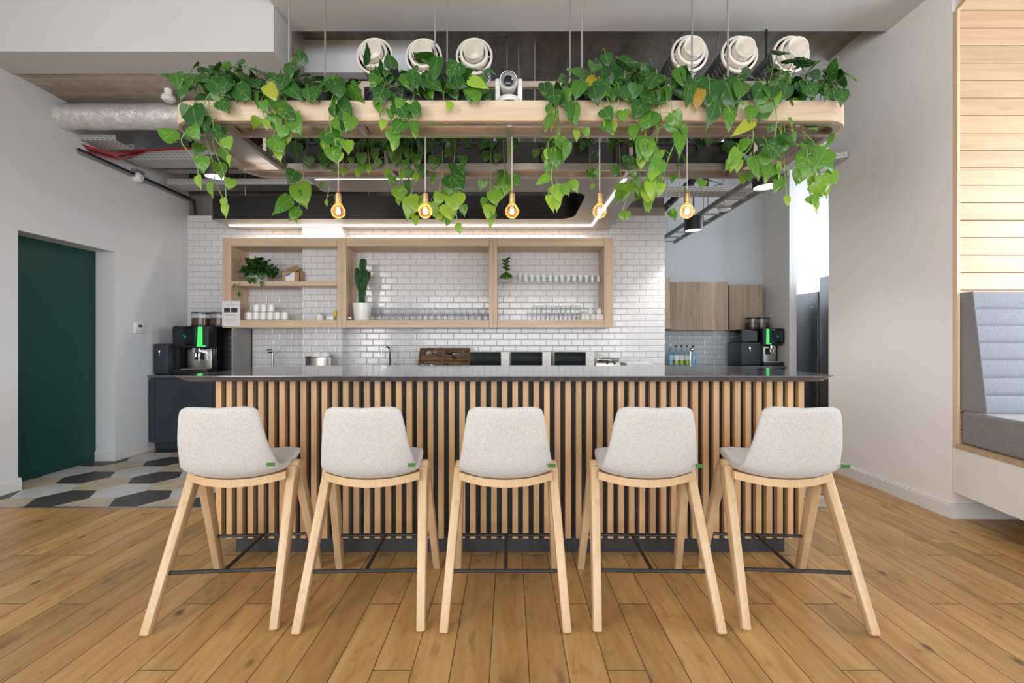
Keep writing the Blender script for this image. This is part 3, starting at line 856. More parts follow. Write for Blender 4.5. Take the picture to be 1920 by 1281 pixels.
class Foliage:
    def __init__(s, seed):
        s.rng = random.Random(seed); s.b = MB(); s.st = MB()
        s.uv = s.b.bm.loops.layers.uv.new('leaf'); s.ti = s.b.bm.verts.layers.float.new('tint')
    def leaf(s, base, tip, nrm, w, tint=None, fold=None):
        r = s.rng
        leaf(s.b, s.uv, s.ti, base, tip, nrm, w, r.uniform(.12, .5) if fold is None else fold, r.uniform(.1, .45), r.random() * .5 if tint is None else tint)
    def vine(s, pts, size=.085, gap=.07, tint=(.25, .75), r=.0028, first=.03):
        R_ = s.rng
        P = [Vector(p) for p in pts]; Q = []
        for i in range(len(P) - 1):
            p0 = P[max(i - 1, 0)]; p1 = P[i]; p2 = P[i + 1]; p3 = P[min(i + 2, len(P) - 1)]
            for k in range(6):
                t = k / 6
                Q.append(.5 * ((2 * p1) + (p2 - p0) * t + (2 * p0 - 5 * p1 + 4 * p2 - p3) * t * t + (3 * p1 - p0 - 3 * p2 + p3) * t ** 3))
        Q.append(P[-1])
        s.st.tube(Q, r, 5)
        tot = sum((b_ - a_).length for a_, b_ in zip(Q, Q[1:])); run = 0; nxt = first; side = R_.choice((-1, 1))
        for a_, b_ in zip(Q, Q[1:]):
            l = (b_ - a_).length
            while nxt <= run + l and l > 0:
                p = a_.lerp(b_, (nxt - run) / l); f = nxt / tot
                pet = Vector((side * R_.uniform(.02, .06), R_.uniform(-.04, .01), R_.uniform(-.015, .04)))
                q = p + pet
                s.st.tube([p, p + pet * .5 + Vector((0, 0, .012)), q], r * .55, 4)
                dn = Vector((side * R_.uniform(-.1, .65), R_.uniform(-.35, .2), -1)).normalized()
                sz_ = size * R_.uniform(.75, 1.2) * (1 - .25 * f)
                nr = Vector((side * R_.uniform(-1.0, 1.3), -1, R_.uniform(-.2, .9)))
                s.leaf(q, q + dn * sz_, nr, sz_ * R_.uniform(.82, 1.0), tint[0] + (tint[1] - tint[0]) * min(1, max(0, f * .7 + R_.uniform(0, .3))))
                side = -side if R_.random() < .8 else side
                nxt += gap * 1.6 * R_.uniform(.7, 1.4)
            run += l
        # young leaf at the tip
        q = Q[-1]; s.leaf(q, q + Vector((R_.uniform(-.3, .3), -.2, -1)).normalized() * size * .7, (R_.uniform(-.5, .5), -1, .3), size * .5, tint[1])
    def bush(s, c, hw, hd, height, n, size=.09, tint=(.0, .5), low=.0):
        """leaves on stalks rising and arching from a soil strip centred at c"""
        R_ = s.rng; c = Vector(c)
        for i in range(n):
            o = c + Vector((R_.uniform(-hw, hw), R_.uniform(-hd, hd), 0))
            h = height * R_.uniform(.15, 1.0) ** 1.2
            out = Vector((R_.uniform(-.6, .6), R_.uniform(-1.1, .35), 0))
            q = o + Vector((out.x * .07, out.y * .07, low + h))
            s.st.tube([o, o.lerp(q, .5) + Vector((0, 0, h * .18)), q], .0022, 4)
            dn = Vector((out.x + R_.uniform(-.4, .4), out.y * .8, R_.uniform(-.9, .45))).normalized()
            sz_ = size * R_.uniform(.65, 1.25)
            nr = Vector((R_.uniform(-.9, .9), -.7, R_.uniform(.2, 1.1)))
            s.leaf(q, q + dn * sz_, nr, sz_ * R_.uniform(.75, 1.0), R_.uniform(*tint))
    def done(s, parent):
        a = s.st.build('stems', 'stem', parent)
        f = s.b.build('foliage', 'leaf', parent, angle=80)
        return f

def items(proto, spots, labels=None, group=None):
    for i, (x, y, z, rz) in enumerate(spots):
        lab = labels if isinstance(labels, str) or labels is None else labels[i]
        if i == 0:
            proto.location = (x, y, z); proto.rotation_euler = (0, 0, rz)
            if lab: proto['label'] = lab
            if group: proto['group'] = group
        else: dup(proto, (x, y, z), rz, lab, group)

# --- left bay, upper shelf
p = thing('potted_peperomia', 'bushy variegated plant spilling over the upper left shelf from a pale pot', 'potted plant', (sx(490), SY, ZM1))
b = MB(); c = (X_(489, SY), SY, ZM1)
b.lathe([(0, 0), (.085, 0), (.072, .07), (.062, .125), (.054, .125), (.05, .1), (0, .1)], c, 'z', 24); b.build('pot', 'pot_grey', p)
f = Foliage(11); cz = Vector(c) + Vector((0, 0, .11))
f.bush(cz, .06, .04, .13, 26, .095, (0, .22))
for dx, n_ in ((-.10, 8), (.08, 9), (.13, 7)): f.bush(cz + Vector((dx, 0, .0)), .04, .04, .07, n_, .09, (0, .25))
f.vine([cz + Vector((-.05, -.06, .0)), cz + Vector((-.12, -.12, -.08)), cz + Vector((-.17, -.13, -.14)), cz + Vector((-.17, -.13, -.24))], .08, .06, (.15, .4))
f.vine([cz + Vector((.0, -.07, .0)), cz + Vector((.03, -.12, -.07)), cz + Vector((.08, -.13, -.12))], .08, .06, (.1, .4))
f.done(p)
p = thing('cardboard_box', 'open brown cardboard box with white label on the upper left shelf', 'box', (X_(549, SY), SY, ZM1))
b = MB(); xa, xb = X_(533, SY), X_(566, SY); ya, yb = SY - .06, SY + .07; z0 = ZM1 + .001; t = .004
b.box(xa, xb, ya, yb, z0, z0 + t); h = .112
b.box(xa, xb, ya, ya + t, z0, z0 + h); b.box(xa, xb, yb - t, yb, z0, z0 + h + .02); b.box(xa, xa + t, ya, yb, z0, z0 + h + .01); b.box(xb - t, xb, ya, yb, z0, z0 + h + .01)
b.build('carton', 'card', p, smooth=False)
b = MB(); b.bar(((xa + xb) / 2 - .03, yb - .01, z0 + h + .02), (xa + .055, yb + .02, z0 + h + .085), .14, .004, up=(0, 1, .2)); b.build('flap', 'card', p, smooth=False)
b = MB(); b.bar(((xa + xb) / 2 + .03, ya + .05, z0 + h), (xb - .02, ya + .09, z0 + h + .05), .004, .09, up=(0, 1, .2)); b.build('flap', 'card', p, smooth=False)
b = MB(); b.quad([(xa + .045, ya - .001, z0 + .005), (xb - .055, ya - .001, z0 + .005), (xb - .055, ya - .001, z0 + h - .005), (xa + .045, ya - .001, z0 + h - .03)]); b.build('paper_label', 'paper', p, smooth=False)
b = MB(); b.quad([(xa + .047, ya - .002, z0 + h - .055), (xa + .10, ya - .002, z0 + h - .030), (xa + .10, ya - .002, z0 + h - .012), (xa + .047, ya - .002, z0 + h - .035)]); b.build('blue_print', 'blue', p, smooth=False)
# --- left bay, lower: mugs
mug = thing('mug', 'm', 'mug', (0, 0, 0))
b = MB(); b.lathe([(0, 0), (.030, 0), (.038, .008), (.040, .03), (.040, .088), (.0375, .088), (.037, .012), (0, .010)], (0, 0, 0), 'z', 20); b.build('body', 'ceramic', mug)
b = MB(); b.tube([(-.038, 0, .074), (-.058, 0, .070), (-.066, 0, .048), (-.058, 0, .026), (-.038, 0, .020)], .0055, 6); b.build('handle', 'ceramic', mug)
spots = [(X_(px, SY), SY, ZB1 + .001, .15 * ((i % 3) - 1)) for i, px in enumerate((467.5, 480.5, 493.5, 507, 520, 534))]
items(mug, spots, 'white mug in the bottom row of mugs on the lower left shelf', 'bottom row of white mugs')
for px in (481, 494.5, 508.5): dup(mug, (X_(px, SY + .0), SY, ZB1 + .0905), .1, 'white mug stacked on top of the bottom row of mugs', 'upper row of white mugs')
p = thing('paper_cup', 'small white pot with blue pattern in front of the tiled pier', 'pot', (X_(599, 5.2), 5.2, ZB1))
b = MB(); b.lathe([(0, 0), (.040, 0), (.048, .055), (.045, .055), (.038, .004), (0, .004)], (X_(599, 5.2), 5.2, ZB1 + .001), 'z', 20); b.build('body', 'ceramic', p)
b = MB(); b.sphere((X_(600, 5.2), 5.2, ZB1 + .06), .036, (1, 1, .8), 14, 8); b.build('blue_speckled_bag', plain('blue_speckled_cloth', (.55, .58, .78), .8, var=.35, scale=70), p)
p = thing('tub', 'low white tub with a yellow scoop beside the shelf upright', 'tub', (X_(621, 5.2), 5.2, ZB1))
b = MB(); b.box(X_(613, 5.2), X_(627, 5.2), 5.17, 5.24, ZB1 + .001, ZB1 + .045, .006); b.build('body', 'ceramic', p, angle=40)
b = MB(); b.sphere((X_(629, 5.2), 5.2, ZB1 + .075), .028, (.7, 1, 1.4), 12, 8); b.bar((X_(627, 5.2), 5.2, ZB1 + .04), (X_(629, 5.2), 5.2, ZB1 + .07), .012, .012); b.build('scoop', 'yellow', p)

# notice taped to the front of the shelf
p = thing('notice', 'white printed notice with two photographs fixed to the left end of the shelf', 'notice', (X_(433.5, SF), SF - .006, Z_(589, SF)))
Yn = SF - .004; nx = lambda px: X_(px, Yn); nz = lambda py: Z_(py, Yn)
b = MB(); b.box(nx(416.5), nx(450.5), Yn - .003, Yn, nz(612), nz(564.5)); b.build('sheet', 'paper', p, smooth=False)
for a_, c_ in ((420.5, 431.5), (433.5, 445.5)):
    b = MB(); b.box(nx(a_), nx(c_), Yn - .0042, Yn - .003, nz(586), nz(577.5)); q = b.build('photograph', 'ink', p, smooth=False); q['label'] = 'small dark photograph'
b = MB()
for py, a_, c_ in ((571.3, 422, 445), (573.2, 426, 441), (589.5, 423, 444), (592, 421, 445), (594.3, 422, 443), (598, 421, 446), (600.2, 421, 445), (602.6, 424, 442)):
    b.box(nx(a_), nx(c_), Yn - .0035, Yn - .003, nz(py + .55), nz(py))
b.box(nx(432.3), nx(434.7), Yn - .0035, Yn - .003, nz(568.6), nz(566.8)); b.build('print', 'ink_grey', p, smooth=False)

# --- middle bay: cactus, tealight, glasses
CX, CYY = X_(679, 5.22), 5.22
p = thing('potted_cactus', 'tall branching green cactus in a white pot on the middle shelf', 'cactus', (CX, CYY, ZB1))
b = MB(); b.lathe([(0, 0), (.088, 0), (.098, .10), (.104, .178), (.107, .178), (.107, .192), (.098, .192), (.094, .165), (0, .165)], (CX, CYY, ZB1 + .001), 'z', 32); b.build('pot', 'ceramic', p)
b = MB(); rg = random.Random(5)
def column(pts, r):
    pts = [Vector(q) for q in pts]; Q = []
    for a_, c_ in zip(pts, pts[1:]):
        for k in range(6): Q.append(a_.lerp(c_, k / 6))
    Q.append(pts[-1]); n_ = 15; rings = []
    for i, q in enumerate(Q):
        rr = r * (1 + .10 * math.sin(i * 1.9)) * (min(1, (len(Q) - i) / 3.0) ** .5)
        rings.append([b.bm.verts.new(q + Vector((math.cos(2 * PI * k / n_), math.sin(2 * PI * k / n_), 0)) * rr * (1.16 if k % 3 == 0 else .86)) for k in range(n_)])
    for A, B in zip(rings, rings[1:]):
        for k in range(n_): b.bm.faces.new((A[k], A[(k + 1) % n_], B[(k + 1) % n_], B[k]))
    b.bm.faces.new(rings[-1])
z0 = ZB1 + .16
column([(CX - .005, CYY, z0), (CX + .0, CYY, z0 + .22), (CX + .005, CYY, z0 + .42), (CX + .012, CYY, z0 + .55)], .036)
for dx, dy, zb_, h in ((-.045, -.02, .24, .20), (.045, -.025, .24, .18), (.02, -.045, .20, .16), (-.02, -.05, .22, .13), (.06, .02, .30, .10), (-.06, .02, .28, .13), (.0, -.055, .27, .10)):
    column([(CX + dx * .4, CYY + dy * .4, z0 + zb_ - .05), (CX + dx, CYY + dy, z0 + zb_ + .02), (CX + dx * 1.15, CYY + dy * 1.1, z0 + zb_ + h)], .024)
b.build('stem', 'cactus', p, angle=60)
tag(MB().lathe([(0, 0), (.02, 0), (.027, .015), (.027, .03), (.018, .045), (0, .048)], (X_(655.5, 5.18), 5.18, ZB1 + .001), 'z', 18).build('tealight_holder', 'chrome'), 'small silver ball beside the cactus pot', 'ornament')

goblet = thing('stemmed_glass', 'g', 'glass', (0, 0, 0))
b = MB(); b.lathe([(.032, 0), (.036, .03), (.034, .06), (.022, .082), (.010, .092), (.008, .115), (.020, .128), (.030, .138), (.030, .142), (0, .143)], (0, 0, 0), 'z', 16); b.build('bowl', 'glass_tall', goblet)
sp = []
rg = random.Random(3)
for row, (yy_, n_, a_, c_) in enumerate(((5.33, 20, 697, 912), (5.40, 19, 702, 910))):
    for i in range(n_): sp.append((X_(a_ + (c_ - a_) * i / (n_ - 1), yy_) + rg.uniform(-.004, .004), yy_, ZB1 + .001, 0))
items(goblet, sp, 'tall stemmed glass upside down in the back rows on the middle shelf', 'stemmed glasses upside down on the middle shelf')
tumb = thing('tumbler', 't', 'glass', (0, 0, 0))
b = MB(); b.lathe([(.036, 0), (.0335, .05), (.030, .084), (.026, .090), (0, .091)], (0, 0, 0), 'z', 16); b.build('body', 'glass_tall', tumb)
sp = []
for yy_, n_, a_, c_ in ((5.175, 18, 698, 908), (5.25, 18, 703, 911)):
    for i in range(n_): sp.append((X_(a_ + (c_ - a_) * i / (n_ - 1), yy_) + rg.uniform(-.003, .003), yy_, ZB1 + .001, 0))
items(tumb, sp, 'short tumbler upside down in the front rows on the middle shelf', 'tumblers upside down on the middle shelf')

# --- right bay, upper
p = thing('potted_succulent', 'small leafy plant in a square white pot on the upper right shelf', 'potted plant', (X_(949, SY), SY, ZM1))
c = (X_(949, SY), SY, ZM1)
b = MB(); b.box(c[0] - .045, c[0] + .045, SY - .045, SY + .045, c[2] + .001, c[2] + .11, .006); b.build('pot', 'pot_grey', p, angle=40)
f = Foliage(21); cz = Vector(c) + Vector((0, -.02, .105))
for i in range(9):
    a_ = PI + PI * i / 8; d_ = Vector((math.cos(a_) * .09, -.05, -.05 - .05 * abs(math.sin(a_))))
    f.leaf(cz + Vector((0, -.03, 0)), cz + d_, (math.cos(a_) * .5, -1, .6), .035, .5)
f.st.tube([cz, cz + Vector((.01, 0, .08)), cz + Vector((.0, 0, .15))], .003, 5)
for i in range(7): f.leaf(cz + Vector((0, 0, .03 + .02 * i)), cz + Vector((.045 * (-1) ** i, -.03, .045 + .022 * i)), (0, -1, .5), .035, .1)
f.done(p)
tall = thing('tall_glass', 'single tall straight glass beside the small plant on the upper right shelf', 'glass', (X_(975.5, SY), SY, ZM1 + .001))
b = MB(); b.lathe([(0, .004), (.026, .004), (.026, 0), (.029, 0), (.034, .105), (.032, .105), (.025, .008)], tall.location, 'z', 18); b.build('body', 'glass_tall', tall)
clear = thing('water_glass', 'w', 'glass', (0, 0, 0))
b = MB(); b.lathe([(0, .004), (.030, .004), (.028, 0), (.033, 0), (.037, .075), (.035, .075), (.029, .01)], (0, 0, 0), 'z', 16); b.build('body', 'glass', clear)
sp = []
for yy_, a_, c_, n_ in ((5.19, 985, 1122, 13), (5.29, 988, 1122, 13)):
    for i in range(n_): sp.append((X_(a_ + (c_ - a_) * i / (n_ - 1), yy_), yy_, ZM1 + .001, 0))
items(clear, sp, 'clear water glass in the rows on the upper right shelf', 'water glasses on the upper right shelf')
# --- right bay, lower: two tiers of tumblers
lows, ups = [], []
for yy_ in (5.19, 5.28):
    for i in range(12): lows.append((X_(993 + 92 * i / 11, yy_), yy_, ZB1 + .001, 0))
    for i in range(10): ups.append((X_(1002 + 81 * i / 9, yy_), yy_, ZB1 + .0855, 0))
c2 = thing('stacked_glass', 's', 'glass', (0, 0, 0))
b = MB(); b.lathe([(.030, 0), (.0285, .07), (.026, .078), (.022, .083), (0, .083)], (0, 0, 0), 'z', 16); b.build('body', 'glass_tall', c2)
items(c2, lows, 'small upturned glass in the lower tier on the lower right shelf', 'lower tier of upturned glasses')
for q in ups: dup(c2, q[:3], 0, 'small upturned glass in the upper tier on the lower right shelf', 'upper tier of upturned glasses')
dup(c2, (X_(940, 5.2), 5.2, ZB1 + .001), 0, 'lone upturned glass at the left end of the lower right shelf')['group'] = 'lone glass'
jug = thing('milk_jug', 'j', 'jug', (0, 0, 0))
b = MB(); b.lathe([(0, 0), (.024, 0), (.033, .018), (.032, .035), (.022, .052), (.025, .066), (.022, .066), (.02, .05), (0, .04)], (0, 0, 0), 'z', 18); b.build('body', 'ceramic', jug)
b = MB(); b.tube([(.024, 0, .058), (.042, 0, .05), (.044, 0, .03), (.03, 0, .018)], .004, 6); b.build('handle', 'ceramic', jug)
items(jug, [(X_(px, yy_), yy_, ZB1 + .001, r_) for px, yy_, r_ in ((1093, 5.2, .3), (1101, 5.22, -.4), (1112, 5.19, .5), (1121, 5.22, -.2), (1127.5, 5.2, .4))],
      'small white milk jug in the row at the right end of the lower shelf', 'white milk jugs on the lower right shelf')
jug2 = dup(jug, (X_(1106.5, 5.2), 5.2, ZB1 + .068), .2, 'small white milk jug stacked on the left pair of jugs', 'stacked white milk jugs')
dup(jug, (X_(1123, 5.2), 5.2, ZB1 + .068), -.3, 'small white milk jug stacked on the right pair of jugs', 'stacked white milk jugs')

# ================================================================== back run of cabinets and what stands on it
WT = .815
run = thing('base_cabinet', 'blue-black base cabinets under the tiled wall beside the green door', 'cabinet', (-1.0, 5.2, 0))
b = MB(); b.box(XL + .004, 1.87, 4.90, YB - .001, .085, WT - .03); b.build('carcass', 'navy', run, smooth=False)
b = MB(); b.box(XL + .02, 1.87, 4.95, YB - .01, 0, .085); b.build('plinth', 'navy', run, smooth=False)
for i in range(9):
    xa = XL + .075 + i * .62; xb = min(xa + .616, 1.87)
    b = MB(); b.box(xa, xb, 4.878, 4.90, .095, WT - .045, .002, 1); b.build('door', 'navy', run, smooth=False)
b = MB(); b.box(XL + .004, XL + .072, 4.878, 4.90, .095, WT - .045); b.build('filler_panel', 'navy', run, smooth=False)
b = MB(); b.box(XL + .004, PX0 - .002, 4.865, YB - .001, WT - .03, WT, .002, 1); b.box(PX0, PX1, 4.865, PY - .002, WT - .03, WT); b.box(PX1 + .002, 1.87, 4.865, YB - .001, WT - .03, WT, .002, 1)
tag(b.build('worktop', 'stone', smooth=False), 'dark worktop on the cabinets along the tiled wall', 'worktop')
b = MB(); b.box(-3.13, -3.116, 5.11, YB - .002, WT + .001, ZB0 - .003); p = thing('side_panel_screen', 'upright grey panel between coffee machine and sink', 'panel', (-3.12, 5.3, WT)); b.build('panel', 'panel', p, smooth=False)
b = MB(); b.box(-3.116, -3.105, YB - .012, YB - .002, WT + .001, ZB0 - .003); b.build('edge_trim', 'navy', p, smooth=False)

def coffee(nm, x0, x1, y0, y1, z0, z1, bar_side, lab, hop):
    """bar_side: where the lit bar sits beside the screen, as a share of the width"""
    p = thing(nm, lab, 'coffee machine', ((x0 + x1) / 2, (y0 + y1) / 2, z0)); Wd = x1 - x0
    u = lambda t: x0 + Wd * t
    v = lambda t: z0 + (z1 - z0) * t
    b = MB(); b.box(x0, x1, y0 + .16, y1, v(0), v(1), .006); b.build('body', 'black_gloss', p, angle=40)
    b = MB(); b.box(x0, x1, y0 + .02, y0 + .165, v(.55), v(1), .006); b.box(x0, x1, y0, y0 + .17, v(0), v(.10), .005)
    b.box(x0, x0 + .03, y0 + .05, y0 + .17, v(.1), v(.56)); b.build('front_frame', 'black', p, angle=40)
    s0, s1 = (.04, .70) if bar_side > .5 else (.30, .98)
    b = MB(); b.box(u(s0), u(s1), y0 - .012, y0 + .022, v(.60), v(.985), .004); b.build('screen_frame', 'black_gloss', p, angle=40)
    sm = (s0 + s1) / 2
    b = MB(); b.box(u(s0 + .06), u(s1 - .06), y0 - .0135, y0 - .012, v(.655), v(.94)); scr = b.build('screen', 'screen', p, smooth=False)
    b = MB(); b.bar((u(sm) - .012, y0 - .0142, v(.81)), (u(sm) + .014, y0 - .0142, v(.79)), .001, .014, up=(0, 0, 1)); b.bar((u(sm), y0 - .0142, v(.78)), (u(sm) + .02, y0 - .0142, v(.77)), .001, .014, up=(0, 0, 1)); b.build('screen_mark', 'teal', scr, smooth=False)
    bx_ = bar_side
    b = MB(); b.prism([(u(bx_ - .055), v(.985)), (u(bx_ + .05), v(.985)), (u(bx_ + .055), v(.60)), (u(bx_ - .075), v(.60))], y0 + .006, y0 + .02, 'y'); b.box(u(bx_ - .08), u(bx_ + .15), y0, y0 + .02, v(.575), v(.598)); b.build('light_bar', 'green_led', p, smooth=False)
    c0, c1 = (.22, .93) if bar_side > .5 else (.05, .85)
    b = MB(); b.box(u(c0), u(c1), y0 + .12, y0 + .16, v(.11), v(.53), .004)
    b.build('steel_back', 'steel', p, angle=40)
    cm = (c0 + c1) / 2
    b = MB(); b.box(u(cm - .14), u(cm + .14), y0 + .115, y0 + .121, v(.30), v(.47)); b.build('recess', 'black', p, smooth=False)
    b = MB(); b.box(u(cm - .06), u(cm + .16), y0 + .03, y0 + .12, v(.44), v(.55), .006); b.cyl((u(cm), y0 + .06, v(.36)), .008, .07); b.cyl((u(cm) + .04, y0 + .06, v(.36)), .008, .07); b.build('spout', 'chrome', p)
    b = MB(); b.tube([(u(c1 - .18), y0 + .05, v(.5)), (u(c1 - .24), y0 + .04, v(.42)), (u(c1 - .22), y0 + .035, v(.28))], .006, 8); b.build('steam_wand', 'chrome', p)
    b = MB(); b.box(u(c0), u(c1), y0 + .01, y0 + .13, v(.10), v(.115)); b.build('drip_tray', 'steel', p, smooth=False)
    for hx in hop:
        b = MB(); b.lathe([(.10, 0), (.10, .125)], (hx, y0 + .28, z1 + .028), 'z', 28); h_ = b.build('bean_hopper', 'glass_tall', p)
        b = MB(); b.lathe([(0, 0), (.095, 0), (.095, .07), (0, .075)], (hx, y0 + .28, z1 + .03), 'z', 24); b.build('beans', plain('coffee_beans', (.09, .045, .022), .5, var=.5, scale=120) if 'coffee_beans' not in bpy.data.materials else bpy.data.materials['coffee_beans'], h_)
        b = MB(); b.cyl((hx, y0 + .28, z1 + .153), .104, .012); b.build('lid', 'black', h_)
        b = MB(); b.cyl((hx, y0 + .28, z1), .106, .028); b.build('collar', 'black', h_)
    return p
coffee('coffee_machine', -3.685, -3.30, 4.95, 5.42, WT + .001, 1.345, .78, 'black coffee machine with lit green bar on the left-hand worktop beside the green door'.replace('left-hand ', ''), (-3.55, -3.34))
def cooler(x0, x1, y0, y1, z1, lab, z0):
    p = thing('milk_cooler', lab, 'milk cooler', ((x0 + x1) / 2, (y0 + y1) / 2, z0))
    b = MB(); b.box(x0, x1, y0 + .02, y1, z0, z1, .006); b.build('body', 'navy', p, angle=40)
    b = MB(); b.box(x0 + .004, x1 - .004, y0, y0 + .02, z0 + .01, z1 - .005, .006); dd = b.build('door', 'navy', p, angle=40)
    xm = (x0 * .58 + x1 * .42); zm = z0 + (z1 - z0) * .76
    b = MB(); b.lathe([(0, -.006), (.014, -.006), (.016, 0)], (xm, y0, zm), 'y', 14); b.bar((xm, y0 - .006, zm), (xm + .005, y0 - .006, zm - .05), .008, .004, up=(0, 1, 0)); b.build('lock', 'chrome', dd)
    return p
cooler(-3.872, -3.70, 4.925, 5.40, 1.152, 'squat charcoal milk cooler with a key lock beside the coffee machine near the wall', WT + .001)

def tap(nm, px, ptop, lab, style):
    Yt = 5.30; x = X_(px, Yt); p = thing(nm, lab, 'tap', (x, Yt, WT)); zt_ = Z_(ptop, Yt)
    b = MB()
    if style == 0:
        b.cyl((x, Yt, WT + .001), .014, zt_ - WT - .06); b.build('post', 'chrome', p)
        b = MB(); b.lathe([(0, -.03), (.026, -.03), (.026, .02), (0, .02)], (x - .015, Yt, zt_ - .035), 'x', 18); b.tube([(x - .03, Yt, zt_ - .03), (x - .055, Yt - .03, zt_ - .02)], .007, 8); b.build('head', 'chrome', p)
    else:
        pts = [(x, Yt, WT + .001)] + [(x, Yt, zt_ - .05)] + [(x - .045 + .045 * math.cos(a), Yt - .03 * (1 - math.cos(a)) / 2, zt_ - .05 + .045 * math.sin(a)) for a in (PI * k / 8 for k in range(1, 9))] + [(x - .09, Yt - .03, zt_ - .09)]
        b.tube(pts, .011, 10); b.build('spout', 'chrome', p)
        for dx in (-.03, .05):
            b = MB(); b.cyl((x + dx, Yt, WT + .001), .008, .12); b.build('lever', 'chrome', p)
    return p
tap('mixer_tap', 511, 653, 'short chrome tap with a round head in front of the tiles, beside the grey panel', 0)
tap('swan_neck_tap', 731, 649, 'slim chrome swan neck tap between the steel bin and cutlery trays', 1)
Yb_ = 5.1; bx0, bx1 = X_(573, Yb_), X_(624, Yb_)
p = thing('steel_bin', 'oval brushed steel bin with white paper in it before the tiled pier', 'bin', ((bx0 + bx1) / 2, Yb_, WT))
b = MB(); cxm = (bx0 + bx1) / 2; rr = (bx1 - bx0) / 2
oval = [(cxm + rr * math.cos(a), Yb_ + .08 * math.sin(a)) for a in (2 * PI * k / 40 for k in range(40))]; ovi = [(cxm + (rr - .004) * math.cos(a), Yb_ + .076 * math.sin(a)) for a in (2 * PI * k / 40 for k in range(40))]
b.ring(oval, ovi, WT + .001, Z_(670, Yb_)); b.prism(oval, WT + .001, WT + .006); b.build('body', brushed('bin_steel', (.42, .38, .35), .28, 'z'), p)
b = MB(); b.ring([(cxm + (x - cxm) * 1.02, Yb_ + (y - Yb_) * 1.03) for x, y in oval], ovi, Z_(670, Yb_), Z_(668.5, Yb_)); b.build('rim', 'black', p)
b = MB(); b.sphere((cxm - .02, Yb_, Z_(668, Yb_)), .06, (1, .8, .9), 12, 8); b.sphere((cxm + .06, Yb_ + .01, Z_(667, Yb_)), .05, (1.2, .8, .9), 12, 8); b.build('paper', 'paper', p)
# cutlery trays, propped up towards the camera
p = thing('cutlery_tray', 'tilted wooden cutlery tray in two halves full of steel cutlery', 'cutlery tray', (X_(830, 5.05), 5.1, WT))
Yc = 5.02; xa, xb = X_(782, Yc), X_(879, Yc)
rot = Matrix.Rotation(math.radians(52), 4, 'X'); pv = Vector(((xa + xb) / 2, Yc, WT + .004))
def tr(mb): 
    bmesh.ops.transform(mb.bm, matrix=Matrix.Translation(pv) @ rot, verts=mb.bm.verts[:]); return mb
hw_ = (xb - xa) / 2; Dp = .33
def traybox(x0, x1):
    b = MB(); b.box(x0, x1, 0, Dp, 0, .006); b.box(x0, x0 + .008, 0, Dp, 0, .04); b.box(x1 - .008, x1, 0, Dp, 0, .04); b.box(x0, x1, 0, .008, 0, .04); b.box(x0, x1, Dp - .008, Dp, 0, .04); b.box(x0, x1, Dp / 2 - .004, Dp / 2 + .004, 0, .035)
    return tr(b)
twood = wood('dark_tray_wood', (.12, .07, .035), (.25, .16, .085), 'x', .5)
for x0_, x1_ in ((-hw_, -.012), (-.010, hw_)): traybox(x0_, x1_).build('tray', twood, p, smooth=False)
rg = random.Random(8)
cut = thing('cutlery', 'c', 'cutlery', (0, 0, 0))
b = MB(); b.bar((-.085, 0, 0), (.03, 0, .002), .006, .003, bv=.0008); b.bar((.03, 0, .002), (.055, 0, .003), .006, .003, w2=.02, h2=.002); b.bar((.055, 0, .003), (.09, 0, .001), .02, .002, w2=.012); b.build('spoon', 'chrome', cut)
k = 0
for sd in (-1, 1):
    for yy_, cnt in ((.08, 9), (.25, 9)):
        for i in range(cnt):
            q = Matrix.Translation(pv) @ rot @ Vector((sd * hw_ / 2 + rg.uniform(-.06, .06), yy_ + rg.uniform(-.055, .055), .012 + .0035 * i))
            e = (Matrix.Rotation(math.radians(52), 3, 'X') @ Matrix.Rotation(rg.uniform(-.35, .35) + (PI if rg.random() < .5 else 0), 3, 'Z')).to_euler()
            o_ = cut if k == 0 else dup(cut, q, 0)
            o_.location = q; o_.rotation_euler = e
            o_['label'] = 'steel cutlery piece lying in the %s half of the tilted tray' % ('left' if sd < 0 else 'right'); o_['group'] = 'cutlery in the tray, ' + ('left' if sd < 0 else 'right') + ' half'
            k += 1
# microwaves
mw = thing('microwave', 'x', 'microwave', (0, 0, 0))
Wm, Hm = .445, .246
b = MB(); b.box(0, Wm, .02, .34, .008, Hm, .006); b.box(.02, .05, .05, .08, 0, .01); b.box(Wm - .05, Wm - .02, .05, .08, 0, .01); b.build('body', 'white_plastic', mw, angle=40)
b = MB(); b.box(.004, .348, 0, .02, .014, Hm - .003, .005); dd = b.build('door', 'oven_black', mw, angle=40)
b = MB(); b.box(.06, .30, -.0012, 0, .05, Hm - .06); b.build('window', 'screen', dd, smooth=False)
b = MB(); b.box(.352, Wm, .004, .02, .01, Hm - .003); pn = b.build('control_panel', 'white_plastic', mw, smooth=False)
b = MB(); b.lathe([(0, -.012), (.016, -.012), (.02, .004)], (.40, .004, Hm * .62), 'y', 20); b.lathe([(0, -.012), (.016, -.012), (.02, .004)], (.40, .004, Hm * .22), 'y', 20); b.build('dial', 'white_plastic', pn)
Ym = 5.02
for i, (px, lab) in enumerate(((880, 'white microwave with black door beside the cutlery tray'), (957.5, 'white microwave with black door, the middle one of the three'), (1039, 'white microwave with black door beside the steel grill'))):
    loc = (X_(px, Ym), Ym, WT + .001)
    if i == 0: mw.location = loc; mw['label'] = lab; mw['group'] = 'three microwaves on the worktop'
    else: dup(mw, loc, 0, lab)
p = thing('storage_jar', 'clear jar between the middle microwave and the one beside the grill', 'jar', (X_(1032, 5.15), 5.15, WT))
b = MB(); b.lathe([(0, 0), (.026, 0), (.026, .19), (.022, .20), (.022, .215)], (X_(1031, 5.1), 5.1, WT + .001), 'z', 18); b.build('body', 'glass_tall', p)
